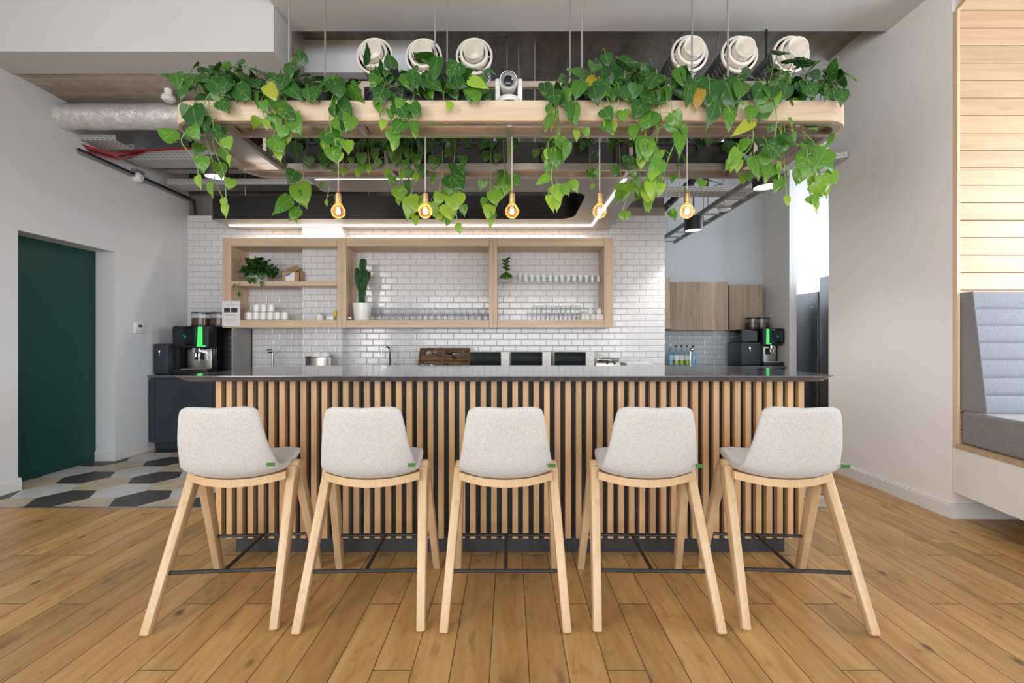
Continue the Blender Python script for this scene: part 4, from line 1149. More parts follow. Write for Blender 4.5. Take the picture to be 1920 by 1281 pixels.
b = MB(); b.cyl((X_(1031, 5.1), 5.1, WT + .004), .022, .08); b.build('contents', 'cupboard', p)
# contact grill
Yg = 5.08; g0, g1 = X_(1118, Yg), X_(1164, Yg)
p = thing('contact_grill', 'low polished steel contact grill at the right end of the microwaves', 'grill', ((g0 + g1) / 2, Yg, WT))
b = MB(); b.box(g0, g1, Yg, Yg + .24, WT + .02, Z_(680, Yg), .01); b.build('base', 'steel', p, angle=40)
b = MB(); b.box(g0 + .02, g1 - .015, Yg + .01, Yg + .24, Z_(679, Yg), Z_(672, Yg), .015); b.build('lid', 'chrome', p, angle=40)
b = MB(); b.tube([(g0 + .06, Yg + .0, Z_(675, Yg)), (g0 + .06, Yg - .04, Z_(672, Yg)), (g1 - .03, Yg - .04, Z_(672, Yg)), (g1 - .03, Yg + .0, Z_(675, Yg))], .009, 8); b.build('handle', 'chrome', p)
for t in (.45, .75): MB().cyl((g0 + (g1 - g0) * t, Yg - .012, Z_(681.5, Yg)), .011, .014, 'y', 14).build('knob', 'black', p)
for t in (.1, .9):
    b = MB(); b.cyl((g0 + (g1 - g0) * t, Yg + .05, WT + .001), .012, .02); b.build('foot', 'black', p)
b = MB(); b.box(X_(1173, 5.1), X_(1222, 5.1), 5.05, 5.35, WT + .001, Z_(681, 5.05), .004); tag(b.build('white_crate', 'white_plastic', smooth=False), 'plain white crate on the worktop end beside the grill', 'crate')

# ================================================================== back kitchen: cupboards, bottles, machine, fridges
def cupboard(px0, px1, pt, pb, Y, Yb2, lab):
    p = thing('wall_cupboard', lab, 'wall cupboard', (X_((px0 + px1) / 2, Y), Y, Z_(pb, Y)))
    xa, xb = X_(px0, Y), X_(px1, Y)
    b = MB(); b.box(xa, xb, Y + .02, Yb2, Z_(pb, Y), Z_(pt, Y)); b.build('carcass', 'cupboard', p, smooth=False)
    n_ = 2 if xb - xa > .6 else 1
    for i in range(n_):
        b = MB(); b.box(xa + (xb - xa) * i / n_ + .001, xa + (xb - xa) * (i + 1) / n_ - .001, Y, Y + .019, Z_(pb, Y), Z_(pt, Y), .001, 1); b.build('door', 'cupboard', p, smooth=False)
    return p
cupboard(1257, 1365, 529, 619, 6.55, KY - .008, 'pale wild oak wall cupboard with two doors above the row of bottles')
cupboard(1367.5, 1430, 534, 619.5, 6.80, KY - .008, 'narrow dark wild oak wall cupboard above the far coffee machine')
p = thing('end_panel', 'tall narrow oak end panel between tiled wall and pale cupboard', 'panel', (X_(1253, 6.4), 6.4, 1.3))
b = MB(); b.box(X_(1245, 6.4), X_(1256.5, 6.4), 6.4, 6.54, Z_(617, 6.4), Z_(520.5, 6.4)); b.build('board', 'cupboard', p, smooth=False)
cab2 = thing('kitchen_cabinet', 'low cabinet run carrying bottles and far coffee machine', 'cabinet', (2.9, 6.6, 0))
b = MB(); b.box(1.9, 3.88, 6.40, KY - .01, .09, .80); b.build('carcass', 'navy', cab2, smooth=False)
b = MB(); b.box(1.9, 3.88, 6.46, KY - .01, 0, .09); b.build('plinth', 'plinth', cab2, smooth=False)
for i in range(3):
    b = MB(); b.box(1.9 + .66 * i + .002, 1.9 + .66 * (i + 1) - .002, 6.38, 6.40, .095, .79); b.build('door', 'navy', cab2, smooth=False)
b = MB(); b.box(1.9, 3.89, 6.37, KY - .01, .801, .83); tag(b.build('kitchen_worktop', 'stone', smooth=False), 'stone worktop in the back kitchen under the bottles', 'worktop')
KW = .831
coffee('coffee_machine', 3.60, 3.90 - .01, 6.42, 6.86, KW, Z_(616, 6.42), .24, 'black coffee machine with screen in the back kitchen under the dark cupboard', (3.60, 3.73))
cooler(3.30, 3.585, 6.45, 6.86, Z_(642, 6.45), 'black milk cooler left of the far coffee machine'.replace('left of', 'beside'), KW)
p = thing('cup_warmer', 'black box standing on the far milk cooler', 'cup warmer', (3.45, 6.6, Z_(641, 6.45)))
b = MB(); b.box(3.32, 3.57, 6.50, 6.84, Z_(641.5, 6.45), Z_(618, 6.5), .006); b.build('body', 'black_gloss', p, angle=40)
b = MB(); b.box(3.34, 3.55, 6.495, 6.502, Z_(640, 6.45), Z_(621, 6.5)); b.build('front', 'screen', p, smooth=False)
def bottle(px, top, mat_, cap, lab, Yq=6.62, r=.038):
    x = X_(px, Yq); p = thing('bottle', lab, 'bottle', (x, Yq, KW)); h = Z_(top, Yq) - KW
    pf = [(0, .002), (r, .002), (r, h * .56), (r * .8, h * .66), (r * .38, h * .78), (r * .34, h * .93)]
    b = MB(); b.lathe(pf, (x, Yq, KW), 'z', 18); b.build('glass', 'water', p)
    b = MB(); b.lathe([(0, .006), (r * .9, .006), (r * .9, h * .42), (0, h * .42)], (x, Yq, KW), 'z', 16); b.build('drink', mat_, p)
    b = MB(); b.lathe([(r * 1.02, h * .26), (r * 1.02, h * .50)], (x, Yq, KW), 'z', 18); b.build('label', 'paper' if mat_ != 'sky_drink' else 'sky_drink', p)
    b = MB(); b.cyl((x, Yq, KW + h * .92), r * .42, h * .08); b.build('cap', cap, p)
bottle(1257, 645.5, 'sky_drink', 'white_plastic', 'larger pale blue bottle nearest the tiled wall end', r=.042)
bottle(1267.5, 648, 'lemon', 'black', 'yellow drink bottle beside the larger pale blue bottle')
bottle(1277.5, 648, 'lime', 'black', 'middle bottle of the five, between yellow and lime drinks')
bottle(1288, 648, 'lime', 'black', 'lime green drink bottle beside the corkscrew tap')
bottle(1299.5, 648, 'sky_drink', 'black', 'blue labelled bottle at the right end of the row')
p = thing('beer_tap', 'short chrome tap beside the blue labelled bottle', 'tap', (X_(1294, 6.55), 6.55, KW))
b = MB(); b.cyl((X_(1294.5, 6.52), 6.52, KW), .014, Z_(655, 6.52) - KW); b.build('post', 'chrome', p)
b = MB(); b.sphere((X_(1297, 6.5), 6.5, Z_(656, 6.5)), .03); b.build('handle', 'chrome', p)

FX = 4.2
def fridge(y0, y1, zt_, lab):
    p = thing('fridge', lab, 'fridge', (FX + .35, (y0 + y1) / 2, 0))
    b = MB(); b.box(FX + .03, FX + .72, y0, y1, .08, zt_, .006); b.build('body', 'steel_dark', p, angle=40)
    b = MB(); b.box(FX, FX + .028, y0 + .004, y1 - .004, .10, zt_ - .004, .008); dd = b.build('door', 'steel_dark', p, angle=40)
    b = MB(); b.box(FX - .012, FX, y0 + .015, y0 + .03, .95, 1.5); b.build('handle', 'chrome', dd, smooth=False)
    b = MB(); b.box(FX - .001, FX, y0 + .10, y0 + .16, zt_ - .22, zt_ - .205); b.build('badge', 'chrome', dd, smooth=False)
    b = MB(); b.box(FX + .05, FX + .70, y0 + .02, y1 - .02, 0, .08); b.build('base', 'black', p, smooth=False)
fridge(6.16, 6.67, Z_(546, 6.16), 'dark steel fridge, the shorter one, standing farther back in the bay')
fridge(5.50, 6.15, Z_(520, 6.15), 'dark steel fridge, the taller one, part hidden by the right wall'.replace('right wall', 'white wall'))

# thermostat
p = thing('thermostat', 'white wall thermostat with green display beside the door recess', 'thermostat', (XL, 4.74, 1.32))
b = MB(); b.box(XL, XL + .022, 4.685, 4.80, 1.262, 1.378, .006); b.build('case', 'white_plastic', p, angle=40)
b = MB(); b.box(XL + .022, XL + .0235, 4.725, 4.775, 1.325, 1.357); b.build('display', 'lcd', p, smooth=False)
b = MB()
for y in (4.705, 4.735, 4.765): b.box(XL + .022, XL + .024, y, y + .015, 1.285, 1.293)
b.build('buttons', 'ink_grey', p, smooth=False)
# ================================================================== hanging planter rack over the counter
RX0, RX1, RY0, RY1, RZ0, RZ1 = -1.785, 1.80, 2.33, 3.17, 2.315, 2.419
rack = thing('hanging_planter_rack', 'long hanging plant rack, pale oak band around a steel frame on thin rods', 'hanging rack', (0, 2.75, RZ0))
rr_ = .16
b = MB(); b.ring(round_rect(RX0, RX1, RY0, RY1, rr_, 12), round_rect(RX0 + .022, RX1 - .022, RY0 + .022, RY1 - .022, rr_ - .022, 12), RZ0, RZ1)
b.build('oak_band', 'oak_band', rack, angle=40, bevel=.002)
b = MB(); b.ring(round_rect(RX0 + .0225, RX1 - .0225, RY0 + .0225, RY1 - .0225, rr_ - .0225, 12), round_rect(RX0 + .05, RX1 - .05, RY0 + .05, RY1 - .05, rr_ - .05, 12), RZ0 - .004, RZ0 + .03)
b.build('steel_ring', 'rack', rack, angle=40)
IF, IB = 2.50, 2.99                                # inner rails of the two trays
EX0, EX1 = -1.50, 1.515
for y in (IF, IB):
    b = MB(); b.box(EX0 - .24, EX1 + .24, y - .0125, y + .0125, RZ0 - .009, RZ0 + .035, .0015, 1); b.build('tray_rail', 'rack', rack, smooth=False)
for y0, y1 in ((RY0 + .052, IF - .014), (IB + .014, RY1 - .052)):
    b = MB(); b.box(EX0 - .2, EX1 + .2, y0, y1, RZ0 + .030, RZ0 + .034); b.build('tray_plate', 'steel', rack, smooth=False)
for x0, x1 in ((RX0 + .052, EX0 - .02), (EX1 + .02, RX1 - .052)):
    b = MB(); b.box(x0, x1, IF + .014, IB - .014, RZ0 + .030, RZ0 + .034); b.build('end_plate', 'steel', rack, smooth=False)
for x in (EX0, 0.0, EX1):
    b = MB(); b.box(x - .0125, x + .0125, RY0 + .0505, RY1 - .0505, RZ0 - .008, RZ0 + .022); b.build('cross_bar', 'rack', rack, smooth=False)
for x in (-.79, .79):
    for y0, y1 in ((RY0 + .0505, IF - .013), (IB + .013, RY1 - .0505)):
        b = MB(); b.box(x - .0125, x + .0125, y0, y1, RZ0 - .006, RZ0 + .022); b.build('short_bar', 'rack', rack, smooth=False)
TB = 2.575
UX0, UX1 = -1.62, 1.63
for y in (IF, IB):
    b = MB(); b.box(UX0, UX1, y - .0125, y + .0125, TB, TB + .034, .0015, 1); b.build('upper_rail', 'rack', rack, smooth=False)
for x in (UX0, UX1 - .025):
    b = MB(); b.box(x, x + .025, IF + .013, IB - .013, TB + .004, TB + .03); b.build('upper_end', 'rack', rack, smooth=False)
for y in (IF, IB):
    for x in (UX0 + .013, -.81, .80, UX1 - .013):
        b = MB(); b.box(x - .0125, x + .0125, y - .012, y + .012, RZ0 + .036, TB - .001); b.build('post', 'rack', rack, smooth=False)
for y in (IF, IB):
    for x in (-1.215, -.41, .40, 1.205):
        b = MB(); b.cyl((x, y, TB + .035), .0055, CEIL - TB - .036, n=10); b.cyl((x, y, TB + .035), .011, .02, n=10); b.build('suspension_rod', 'rod', rack)

FRONT = [(-1.55, -.86, 'front left end of the hanging rack'), (-.75, -.13, 'front of the hanging rack left of the white camera'), (.20, .74, 'front of the hanging rack right of the white camera'), (.84, 1.56, 'front right end of the hanging rack')]
BACK = [(-1.55, -.85, 'back of the rack at its left end'), (-.72, -.03, 'back of the rack, left of its middle bar'), (.20, .56, 'short one at the back of the rack right of its middle bar'), (.70, 1.56, 'back of the rack at its right end')]
PH = .15
def planter(x0, x1, yc, lab):
    p = thing('planter_trough', lab, 'planter', ((x0 + x1) / 2, yc, RZ0 + .035), 'dark planter troughs on the hanging rack')
    z0 = RZ0 + .0355; hy = .050
    o_ = round_rect(x0, x1, yc - hy, yc + hy, .03, 5); i_ = round_rect(x0 + .006, x1 - .006, yc - hy + .006, yc + hy - .006, .026, 5)
    b = MB(); b.ring(o_, i_, z0, z0 + PH); b.prism(o_, z0, z0 + .004)
    b.ring(round_rect(x0 - .006, x1 + .006, yc - hy - .006, yc + hy + .006, .034, 5), i_, z0 + PH - .018, z0 + PH); b.build('trough', 'planter', p)
    b = MB(); b.prism(i_, z0 + PH - .03, z0 + PH - .02); b.build('soil', 'soil', p, smooth=False)
for x0, x1, w_ in FRONT: planter(x0, x1, 2.43, 'charcoal planter trough, ' + w_)
for x0, x1, w_ in BACK: planter(x0, x1, 3.06, 'charcoal planter trough, ' + w_)
SZ = RZ0 + .036 + PH - .02

def fv(pts, Y=2.295): return [at(px, py, Y + (0 if len(q) < 3 else q[2])) for q in pts for px, py in (q[:2],)]
def plant(nm_lab, seed, bushes=(), vines=(), leaves=(), Y0=2.43, grp=None):
    """bushes: (px, half width px, top px, n[, size]); vines: (points, leaf size, spacing); leaves: (base px,py, tip px,py, width, tint, Y)"""
    f = Foliage(seed)
    px0 = bushes[0][0]
    base = at(px0, 0, Y0); base.z = SZ
    p = thing('trailing_pothos', nm_lab, 'hanging plant', base, 'trailing pothos plants on the rack')
    for bs in bushes:
        c = at(bs[0], 0, Y0); c.z = SZ
        hgt = max(.06, Z_(bs[2], Y0) - SZ - .03)
        f.bush(c, bs[1] * Y0 / F, .045, hgt, int(bs[3] * .47), bs[4] if len(bs) > 4 else .095, (.05, .5))
        # leaves lapping over the lip
        for i in range(max(1, bs[3] // 11)):
            o = c + Vector((f.rng.uniform(-1, 1) * bs[1] * Y0 / F, -.05, .015)); q = o + Vector((f.rng.uniform(-.05, .05), -.07 - .05 * f.rng.random(), f.rng.uniform(-.05, .03)))
            f.st.tube([o, o.lerp(q, .5) + Vector((0, 0, .03)), q], .0022, 4)
            d_ = Vector((f.rng.uniform(-.5, .5), -.3, -1)).normalized(); s_ = .09 * f.rng.uniform(.7, 1.15)
            f.leaf(q, q + d_ * s_, (f.rng.uniform(-.4, .4), -1, .5), s_ * .85, f.rng.uniform(.1, .5))
    for v in vines:
        Yv = v[3] if len(v) > 3 else (2.295 if Y0 < 2.8 else 2.955)
        pts = v[0]; st = at(pts[0][0], 0, Y0); st.z = SZ
        W = [st, Vector((at(pts[0][0], 0, Yv).x, (Yv + Y0) / 2, SZ + .03))] + [at(q[0], q[1], Yv + f.rng.uniform(-.02, .02)) for q in pts]
        ln = sum((a_ - c_).length for a_, c_ in zip(W[1:], W[2:]))
        f.vine(W, v[1], v[2], (.25, .8) if Y0 < 2.8 else (.15, .75), first=.09)
    for lf in leaves:
        Yl = lf[6] if len(lf) > 6 else (2.285 if Y0 < 2.8 else 2.95)
        A = at(lf[0], lf[1], Yl); B = at(lf[2], lf[3], Yl - .03)
        nr = (f.rng.uniform(-.35, .35), -1, f.rng.uniform(.1, .5))
        f.leaf(A, B, nr, lf[4] * Yl / F, lf[5], .22)
        f.st.tube([A + Vector((f.rng.uniform(-.01, .01), .03, .05)), A + Vector((0, .012, .03)), A], .0022, 4)
    f.done(p)
    return p

plant('pothos at the rack end nearest the green door, pale leaf jutting out', 101,
      [(410, 52, 118, 34), (455, 25, 108, 14)],
      [([(392, 188), (400, 232), (405, 262), (425, 285), (432, 292)], .075, .10), ([(385, 190), (372, 225), (340, 262), (366, 300), (372, 330)], .10, .085),
       ([(405, 235), (400, 270), (420, 330), (424, 385)], .095, .085, 2.40), ([(380, 230), (398, 300), (404, 340), (418, 372)], .09, .08, 2.46)],
      [(362, 200, 368, 246, 44, .22), (380, 222, 385, 246, 30, .1), (331, 262, 290, 236, 30, .62, 2.36), (352, 262, 345, 250, 26, .5, 2.40), (398, 235, 422, 270, 20, .2), (412, 190, 426, 206, 28, .35), (358, 160, 342, 165, 30, .1), (395, 150, 425, 175, 34, .3), (445, 165, 468, 185, 36, .3)])
plant('pothos with one tall upright leaf, front of the rack, second from the foil duct', 102,
      [(520, 62, 118, 40), (565, 22, 90, 10)],
      [([(503, 190), (512, 215), (540, 235), (545, 262), (522, 280)], .095, .065), ([(535, 188), (545, 210), (536, 245)], .09, .07), ([(490, 188), (492, 205), (498, 225)], .075, .06)],
      [(566, 122, 556, 86, 28, .18, 2.40), (545, 118, 538, 142, 30, .25), (500, 160, 518, 185, 26, .9), (535, 160, 565, 180, 30, .3), (528, 205, 552, 222, 30, .35), (548, 222, 560, 250, 32, .55), (512, 258, 530, 285, 34, .6)])
plant('pothos trailing past the first pendant bulb from the front of the rack', 103,
      [(635, 32, 148, 26)],
      [([(622, 188), (618, 230), (632, 275)], .09, .07), ([(645, 188), (642, 230), (636, 285)], .10, .06)],
      [(632, 195, 655, 225, 42, .3), (640, 222, 650, 245, 30, .4), (610, 248, 645, 268, 40, .42), (622, 275, 627, 302, 30, .6), (625, 150, 640, 178, 36, .2)])
plant('pothos with broad upright leaf beside the rack post, over the second and third bulbs', 104,
      [(735, 38, 125, 34), (770, 25, 150, 14)],
      [([(722, 190), (712, 215), (720, 226)], .08, .06), ([(752, 188), (752, 215), (745, 240), (742, 262)], .09, .06), ([(775, 190), (780, 212), (778, 240)], .075, .07)],
      [(722, 160, 702, 120, 42, .25, 2.38), (735, 128, 728, 96, 26, .3, 2.40), (745, 195, 765, 220, 34, .35), (720, 165, 705, 190, 34, .2), (772, 195, 788, 215, 24, .4), (755, 228, 735, 248, 30, .45), (740, 238, 742, 272, 22, .6), (776, 228, 779, 252, 18, .5)])
plant('low bushy pothos beside the white camera, no long trails', 105,
      [(850, 62, 122, 50), (890, 22, 150, 14)], [([(832, 186), (845, 192)], .08, .06)],
      [(842, 148, 875, 158, 34, .25), (800, 150, 830, 165, 30, .3), (880, 150, 915, 160, 26, .85), (858, 118, 845, 150, 34, .35), (885, 168, 898, 190, 30, .55), (820, 108, 812, 150, 26, .3)])
plant('sparse pothos just past the white camera, long trail towards the fourth bulb', 106,
      [(1045, 28, 160, 13, .08), (1080, 12, 155, 6, .08)],
      [([(1040, 195), (1046, 245), (1040, 290), (1034, 330), (1042, 372)], .10, .07), ([(1072, 190), (1078, 225), (1080, 245)], .08, .06), ([(1046, 210), (1049, 250), (1030, 262), (1028, 280)], .085, .08)],
      [(1038, 170, 1040, 200, 30, .25), (1066, 192, 1070, 222, 18, .4), (1078, 195, 1080, 235, 18, .55), (1034, 210, 1032, 240, 14, .85), (1040, 278, 1045, 315, 30, .5, 2.31), (1044, 348, 1050, 378, 24, .8, 2.31), (1030, 330, 1004, 345, 16, .7, 2.31), (1072, 340, 1082, 358, 18, .7, 2.31), (1028, 368, 1040, 395, 16, .85, 2.31)])
plant('tall pothos with an orange leaf, its trail ending on the oak band', 107,
      [(1140, 40, 112, 28), (1118, 15, 130, 8)],
      [([(1140, 188), (1145, 208), (1150, 228)], .08, .05), ([(1160, 190), (1152, 215), (1144, 236)], .08, .06)],
      [(1115, 145, 1095, 162, 18, .94, 2.36), (1160, 118, 1195, 112, 30, .2, 2.4), (1125, 155, 1145, 178, 28, .35), (1160, 165, 1180, 185, 28, .3), (1132, 205, 1146, 222, 28, .4), (1132, 232, 1148, 244, 24, .5), (1135, 102, 1142, 120, 24, .3, 2.4)])
plant('densest pothos, two long stems trailing between the fourth and fifth bulbs', 108,
      [(1235, 45, 130, 36), (1265, 20, 150, 12)],
      [([(1236, 195), (1237, 230), (1226, 290), (1222, 330)], .10, .07), ([(1256, 180), (1262, 225), (1266, 262), (1252, 300), (1240, 345)], .095, .07), ([(1210, 188), (1212, 230), (1205, 290)], .11, .055)],
      [(1232, 140, 1215, 165, 38, .25), (1205, 182, 1250, 188, 28, .25), (1206, 190, 1190, 218, 36, .3), (1222, 210, 1205, 240, 40, .5), (1212, 258, 1200, 297, 34, .55), (1274, 242, 1276, 292, 24, .6), (1292, 150, 1288, 200, 20, .35), (1270, 130, 1283, 160, 24, .45), (1240, 300, 1220, 335, 30, .65), (1218, 340, 1222, 370, 20, .8)])
plant('pothos of three very large drooping leaves and an orange withered one', 109,
      [(1345, 30, 148, 12), (1320, 15, 150, 6)], [([(1350, 188), (1368, 205), (1366, 232)], .06, .06)],
      [(1330, 152, 1332, 200, 40, .22), (1360, 152, 1385, 205, 44, .25), (1345, 180, 1335, 235, 36, .32), (1312, 168, 1308, 200, 24, .97), (1368, 205, 1370, 238, 24, .55), (1298, 155, 1292, 190, 18, .4)])
plant('pothos with silvery leaves and a long trail down to the larger black downlight', 110,
      [(1425, 42, 112, 36), (1455, 22, 125, 12)],
      [([(1408, 190), (1412, 240), (1408, 275), (1384, 300)], .095, .075), ([(1450, 190), (1456, 225), (1450, 270), (1436, 320)], .10, .065)],
      [(1410, 200, 1408, 225, 24, .6), (1412, 228, 1377, 248, 22, .9), (1438, 270, 1470, 290, 44, .35), (1415, 295, 1428, 332, 40, .6, 2.30), (1448, 310, 1435, 332, 32, .6), (1385, 282, 1368, 308, 26, .7), (1465, 252, 1500, 268, 20, .3), (1430, 160, 1415, 185, 30, .3), (1456, 170, 1460, 195, 16, .7)])
plant('pothos at the booth end of the rack, bright lime trails hanging clear', 111,
      [(1510, 42, 130, 34), (1535, 25, 140, 12)],
      [([(1480, 190), (1470, 225), (1478, 262), (1512, 280), (1510, 310), (1516, 350), (1525, 375)], .10, .07, 2.36), ([(1500, 235), (1528, 272), (1530, 310), (1545, 345)], .11, .06, 2.42), ([(1470, 300), (1472, 330), (1475, 368)], .08, .06, 2.34)],
      [(1548, 280, 1530, 318, 44, .65, 2.38), (1515, 290, 1500, 318, 36, .62, 2.38), (1540, 330, 1555, 358, 40, .72, 2.38), (1556, 320, 1570, 345, 26, .72, 2.40), (1510, 265, 1530, 270, 18, .3, 2.34), (1462, 330, 1455, 360, 22, .55, 2.32), (1545, 165, 1570, 185, 32, .45, 2.38), (1555, 130, 1580, 150, 22, .4, 2.40), (1515, 160, 1530, 180, 30, .35), (1562, 252, 1550, 278, 10, .6, 2.5), (1520, 368, 1532, 382, 24, .7, 2.36)])
# the back trough, seen through the rack
plant('pothos at the back of the rack, left end, with orange withered tips', 121, [(540, 45, 250, 16, .08)],
      [([(570, 300), (566, 345), (545, 372), (555, 400)], .10, .075), ([(520, 280), (524, 300)], .06, .05)],
      [(560, 345, 572, 388, 40, .72), (545, 372, 508, 398, 38, .6), (560, 392, 540, 412, 24, .6), (524, 285, 522, 305, 16, .97), (612, 285, 605, 312, 26, .35)], 3.06)
plant('dense dark pothos at the back of the rack above the first bulb', 122, [(655, 50, 245, 40, .09)],
      [([(640, 280), (645, 315)], .085, .05), ([(670, 280), (672, 318)], .085, .045), ([(690, 280), (694, 310)], .085, .05), ([(618, 345), (612, 375)], .06, .05)], [], 3.06)
plant('dense pothos at the back of the rack between first and second bulbs', 123, [(745, 48, 245, 40, .10)],
      [([(725, 285), (728, 318)], .09, .045), ([(752, 285), (755, 322)], .09, .045), ([(772, 285), (780, 325)], .085, .05), ([(782, 320), (770, 370), (778, 405)], .10, .07), ([(748, 335), (746, 372)], .07, .05)],
      [(772, 372, 764, 410, 30, .75), (785, 368, 775, 398, 36, .78), (808, 380, 806, 400, 28, .78), (745, 352, 752, 375, 26, .72)], 3.06)
plant('back pothos beside the second bulb, big leaf over the oak edge', 124, [(840, 40, 252, 18, .08)],
      [([(852, 290), (848, 330), (852, 370), (858, 420)], .10, .06), ([(828, 330), (824, 360), (832, 400)], .09, .06)],
      [(845, 328, 868, 355, 46, .35), (855, 362, 846, 398, 40, .8), (826, 362, 818, 385, 22, .75), (838, 385, 848, 412, 34, .85), (820, 395, 826, 412, 24, .78)], 3.06)
plant('back pothos beside the middle bar, thin trail by the third bulb', 125, [(935, 25, 252, 12, .08)],
      [([(944, 280), (946, 330), (940, 360)], .09, .07), ([(920, 345), (918, 375), (920, 410)], .09, .05)],
      [(926, 358, 930, 385, 28, .72), (918, 385, 916, 410, 24, .78), (944, 330, 942, 358, 28, .5), (952, 338, 948, 365, 24, .7)], 3.06)
plant('pothos in the short back trough, pale young leaves hanging under the rack', 126, [(1040, 45, 252, 20, .085), (1105, 15, 255, 8, .08)],
      [([(1106, 290), (1105, 330), (1112, 345)], .06, .06), ([(1025, 270), (1020, 290)], .07, .05)],
      [(1108, 318, 1112, 335, 20, .4), (1045, 350, 1050, 372, 34, .8), (1075, 340, 1082, 356, 22, .78), (1032, 365, 1040, 385, 22, .82)], 3.06)
plant('back pothos past the fourth bulb, lime leaves over the lit strip', 127, [(1200, 35, 252, 20, .085)],
      [([(1165, 330), (1180, 350), (1172, 380), (1166, 398)], .09, .06), ([(1215, 300), (1212, 340), (1215, 378)], .10, .06), ([(1200, 335), (1196, 355)], .07, .05)],
      [(1172, 345, 1168, 372, 34, .7), (1225, 335, 1228, 360, 32, .7), (1212, 355, 1224, 382, 30, .85), (1198, 342, 1198, 362, 22, .7), (1215, 372, 1214, 395, 18, .7)], 3.06)
plant('back pothos at the booth end, pale trail beside the last bulb', 128, [(1330, 60, 250, 34, .09), (1400, 30, 255, 16, .09)],
      [([(1275, 340), (1272, 372), (1262, 392)], .07, .06), ([(1385, 290), (1378, 315), (1392, 330)], .09, .07)],
      [(1258, 395, 1268, 412, 16, .55), (1315, 338, 1318, 350, 22, .7), (1382, 290, 1372, 312, 30, .45)], 3.06)

# ------------------------------------------------------------------ camera on the rack
p = thing('conference_camera', 'white motorised camera with round dark lens sitting on the rack band', 'camera', (0, 2.42, RZ0 + .035))
cc = Vector((X_(954, 2.40), 2.455, RZ0 + .036))
b = MB(); b.lathe([(0, 0), (.072, 0), (.076, .05), (.074, .072), (.066, .10), (.05, .118), (0, .122)], cc, 'z', 32); b.build('base', 'white_plastic', p)
b = MB(); b.lathe([(.0765, .062), (.0772, .066), (.0765, .079), (.0735, .080)], cc, 'z', 32); b.build('black_band', 'black_gloss', p)
for s_ in (-1, 1):
    b = MB(); b.prism([(cc.y - .04, cc.z + .085), (cc.y + .05, cc.z + .085), (cc.y + .035, cc.z + .20), (cc.y + .01, cc.z + .222), (cc.y - .02, cc.z + .205)], cc.x + s_ * .052 - .011, cc.x + s_ * .052 + .011, 'x'); b.build('yoke_arm', 'white_plastic', p, bevel=.006)
hc = cc + Vector((-.004, .0, .188)); ht = Matrix.Rotation(math.radians(8), 3, 'X') @ Matrix.Rotation(math.radians(3), 3, 'Z')
b = MB(); b.lathe([(0, .055), (.034, .05), (.041, .02), (.042, -.05), (.038, -.058), (.036, -.058)], hc, 'y', 28, ht); hd_ = b.build('head', 'white_plastic', p)
b = MB(); b.lathe([(.0375, -.056), (.035, -.050), (.022, -.046)], hc, 'y', 28, ht); b.build('lens_ring', plain('grey_lens_ring', (.16, .17, .19), .4), hd_)
b = MB(); b.lathe([(.0225, -.0465), (.016, -.043), (0, -.047)], hc, 'y', 24, ht); b.build('lens', 'black_gloss', hd_)

for ch in [p] + list(p.children):
    for o_ in ([ch] if ch.type == 'MESH' else []) + list(ch.children):
        if 'grown' not in o_: o_.data.transform(Matrix.Translation(cc) @ Matrix.Scale(1.16, 4) @ Matrix.Translation(-cc)); o_['grown'] = 1
for ch in list(p.children):
    for o_ in [ch] + list(ch.children): del o_['grown']
# ------------------------------------------------------------------ pendant bulbs
pb = thing('pendant_bulb', 'x', 'pendant light', (0, 0, 0))
b = MB(); b.tube([(0, 0, .105), (0, 0, .402)], .0035, 8); b.build('flex', 'cord', pb)
b = MB(); b.lathe([(0, .108), (.006, .106), (.008, .094), (.0165, .088), (.0175, .060), (.0165, .045), (.0185, .043), (.0185, .036), (.0165, .034), (0, .034)], (0, 0, 0), 'z', 24); b.build('lamp_holder', 'brass', pb)
b = MB(); b.lathe([(.013, .034), (.014, .030), (.022, .026)] + [(.038 * math.sin(t), -.008 + .038 * math.cos(t)) for t in (math.radians(a_) for a_ in range(45, 181, 9))], (0, 0, 0), 'z', 28)
gl = b.build('glass_globe', 'bulb', pb)
b = MB()
for k in range(10):
    a_, c_ = 2 * PI * k / 10, 2 * PI * (k + .5) / 10
    b.tube([(.006 * math.cos(a_), .006 * math.sin(a_), .012), (.010 * math.cos(c_), .010 * math.sin(c_), -.020)], .0013, 4)
    b.tube([(.010 * math.cos(c_), .010 * math.sin(c_), -.020), (.006 * math.cos(a_ + 2 * PI / 10), .006 * math.sin(a_ + 2 * PI / 10), .012)], .0013, 4)
b.build('filament', 'glow', gl)
b = MB(); b.tube([(0, 0, .03), (0, 0, -.02)], .003, 6); b.build('glass_stem', 'bulb', gl)
def bulb_lamp(x, y, z):
    li = bpy.data.lights.new('bulb_lamp', 'POINT'); li.energy = 3.0; li.color = (1, .56, .24); li.shadow_soft_size = .012
    lo = bpy.data.objects.new('bulb_lamp', li); COL.objects.link(lo); lo.location = (x, y, z)
names = ['pendant bulb nearest the green door, first of five under the rack', 'second bulb from the green door side, ringed by lime leaves', 'middle one of the five glowing pendant bulbs', 'fourth bulb from the green door, in front of the lit strip corner', 'last pendant bulb, nearest the white wall with the booth']
for i, px in enumerate((634.5, 797.5, 960, 1124, 1288)):
    loc = (X_(px, IF), IF - .002, Z_(394, IF)); bulb_lamp(loc[0], loc[1], loc[2] - .003)
    if i == 0: pb.location = loc; pb['label'] = names[0]; pb['group'] = 'five pendant bulbs'
    else: dup(pb, loc, 0, names[i])

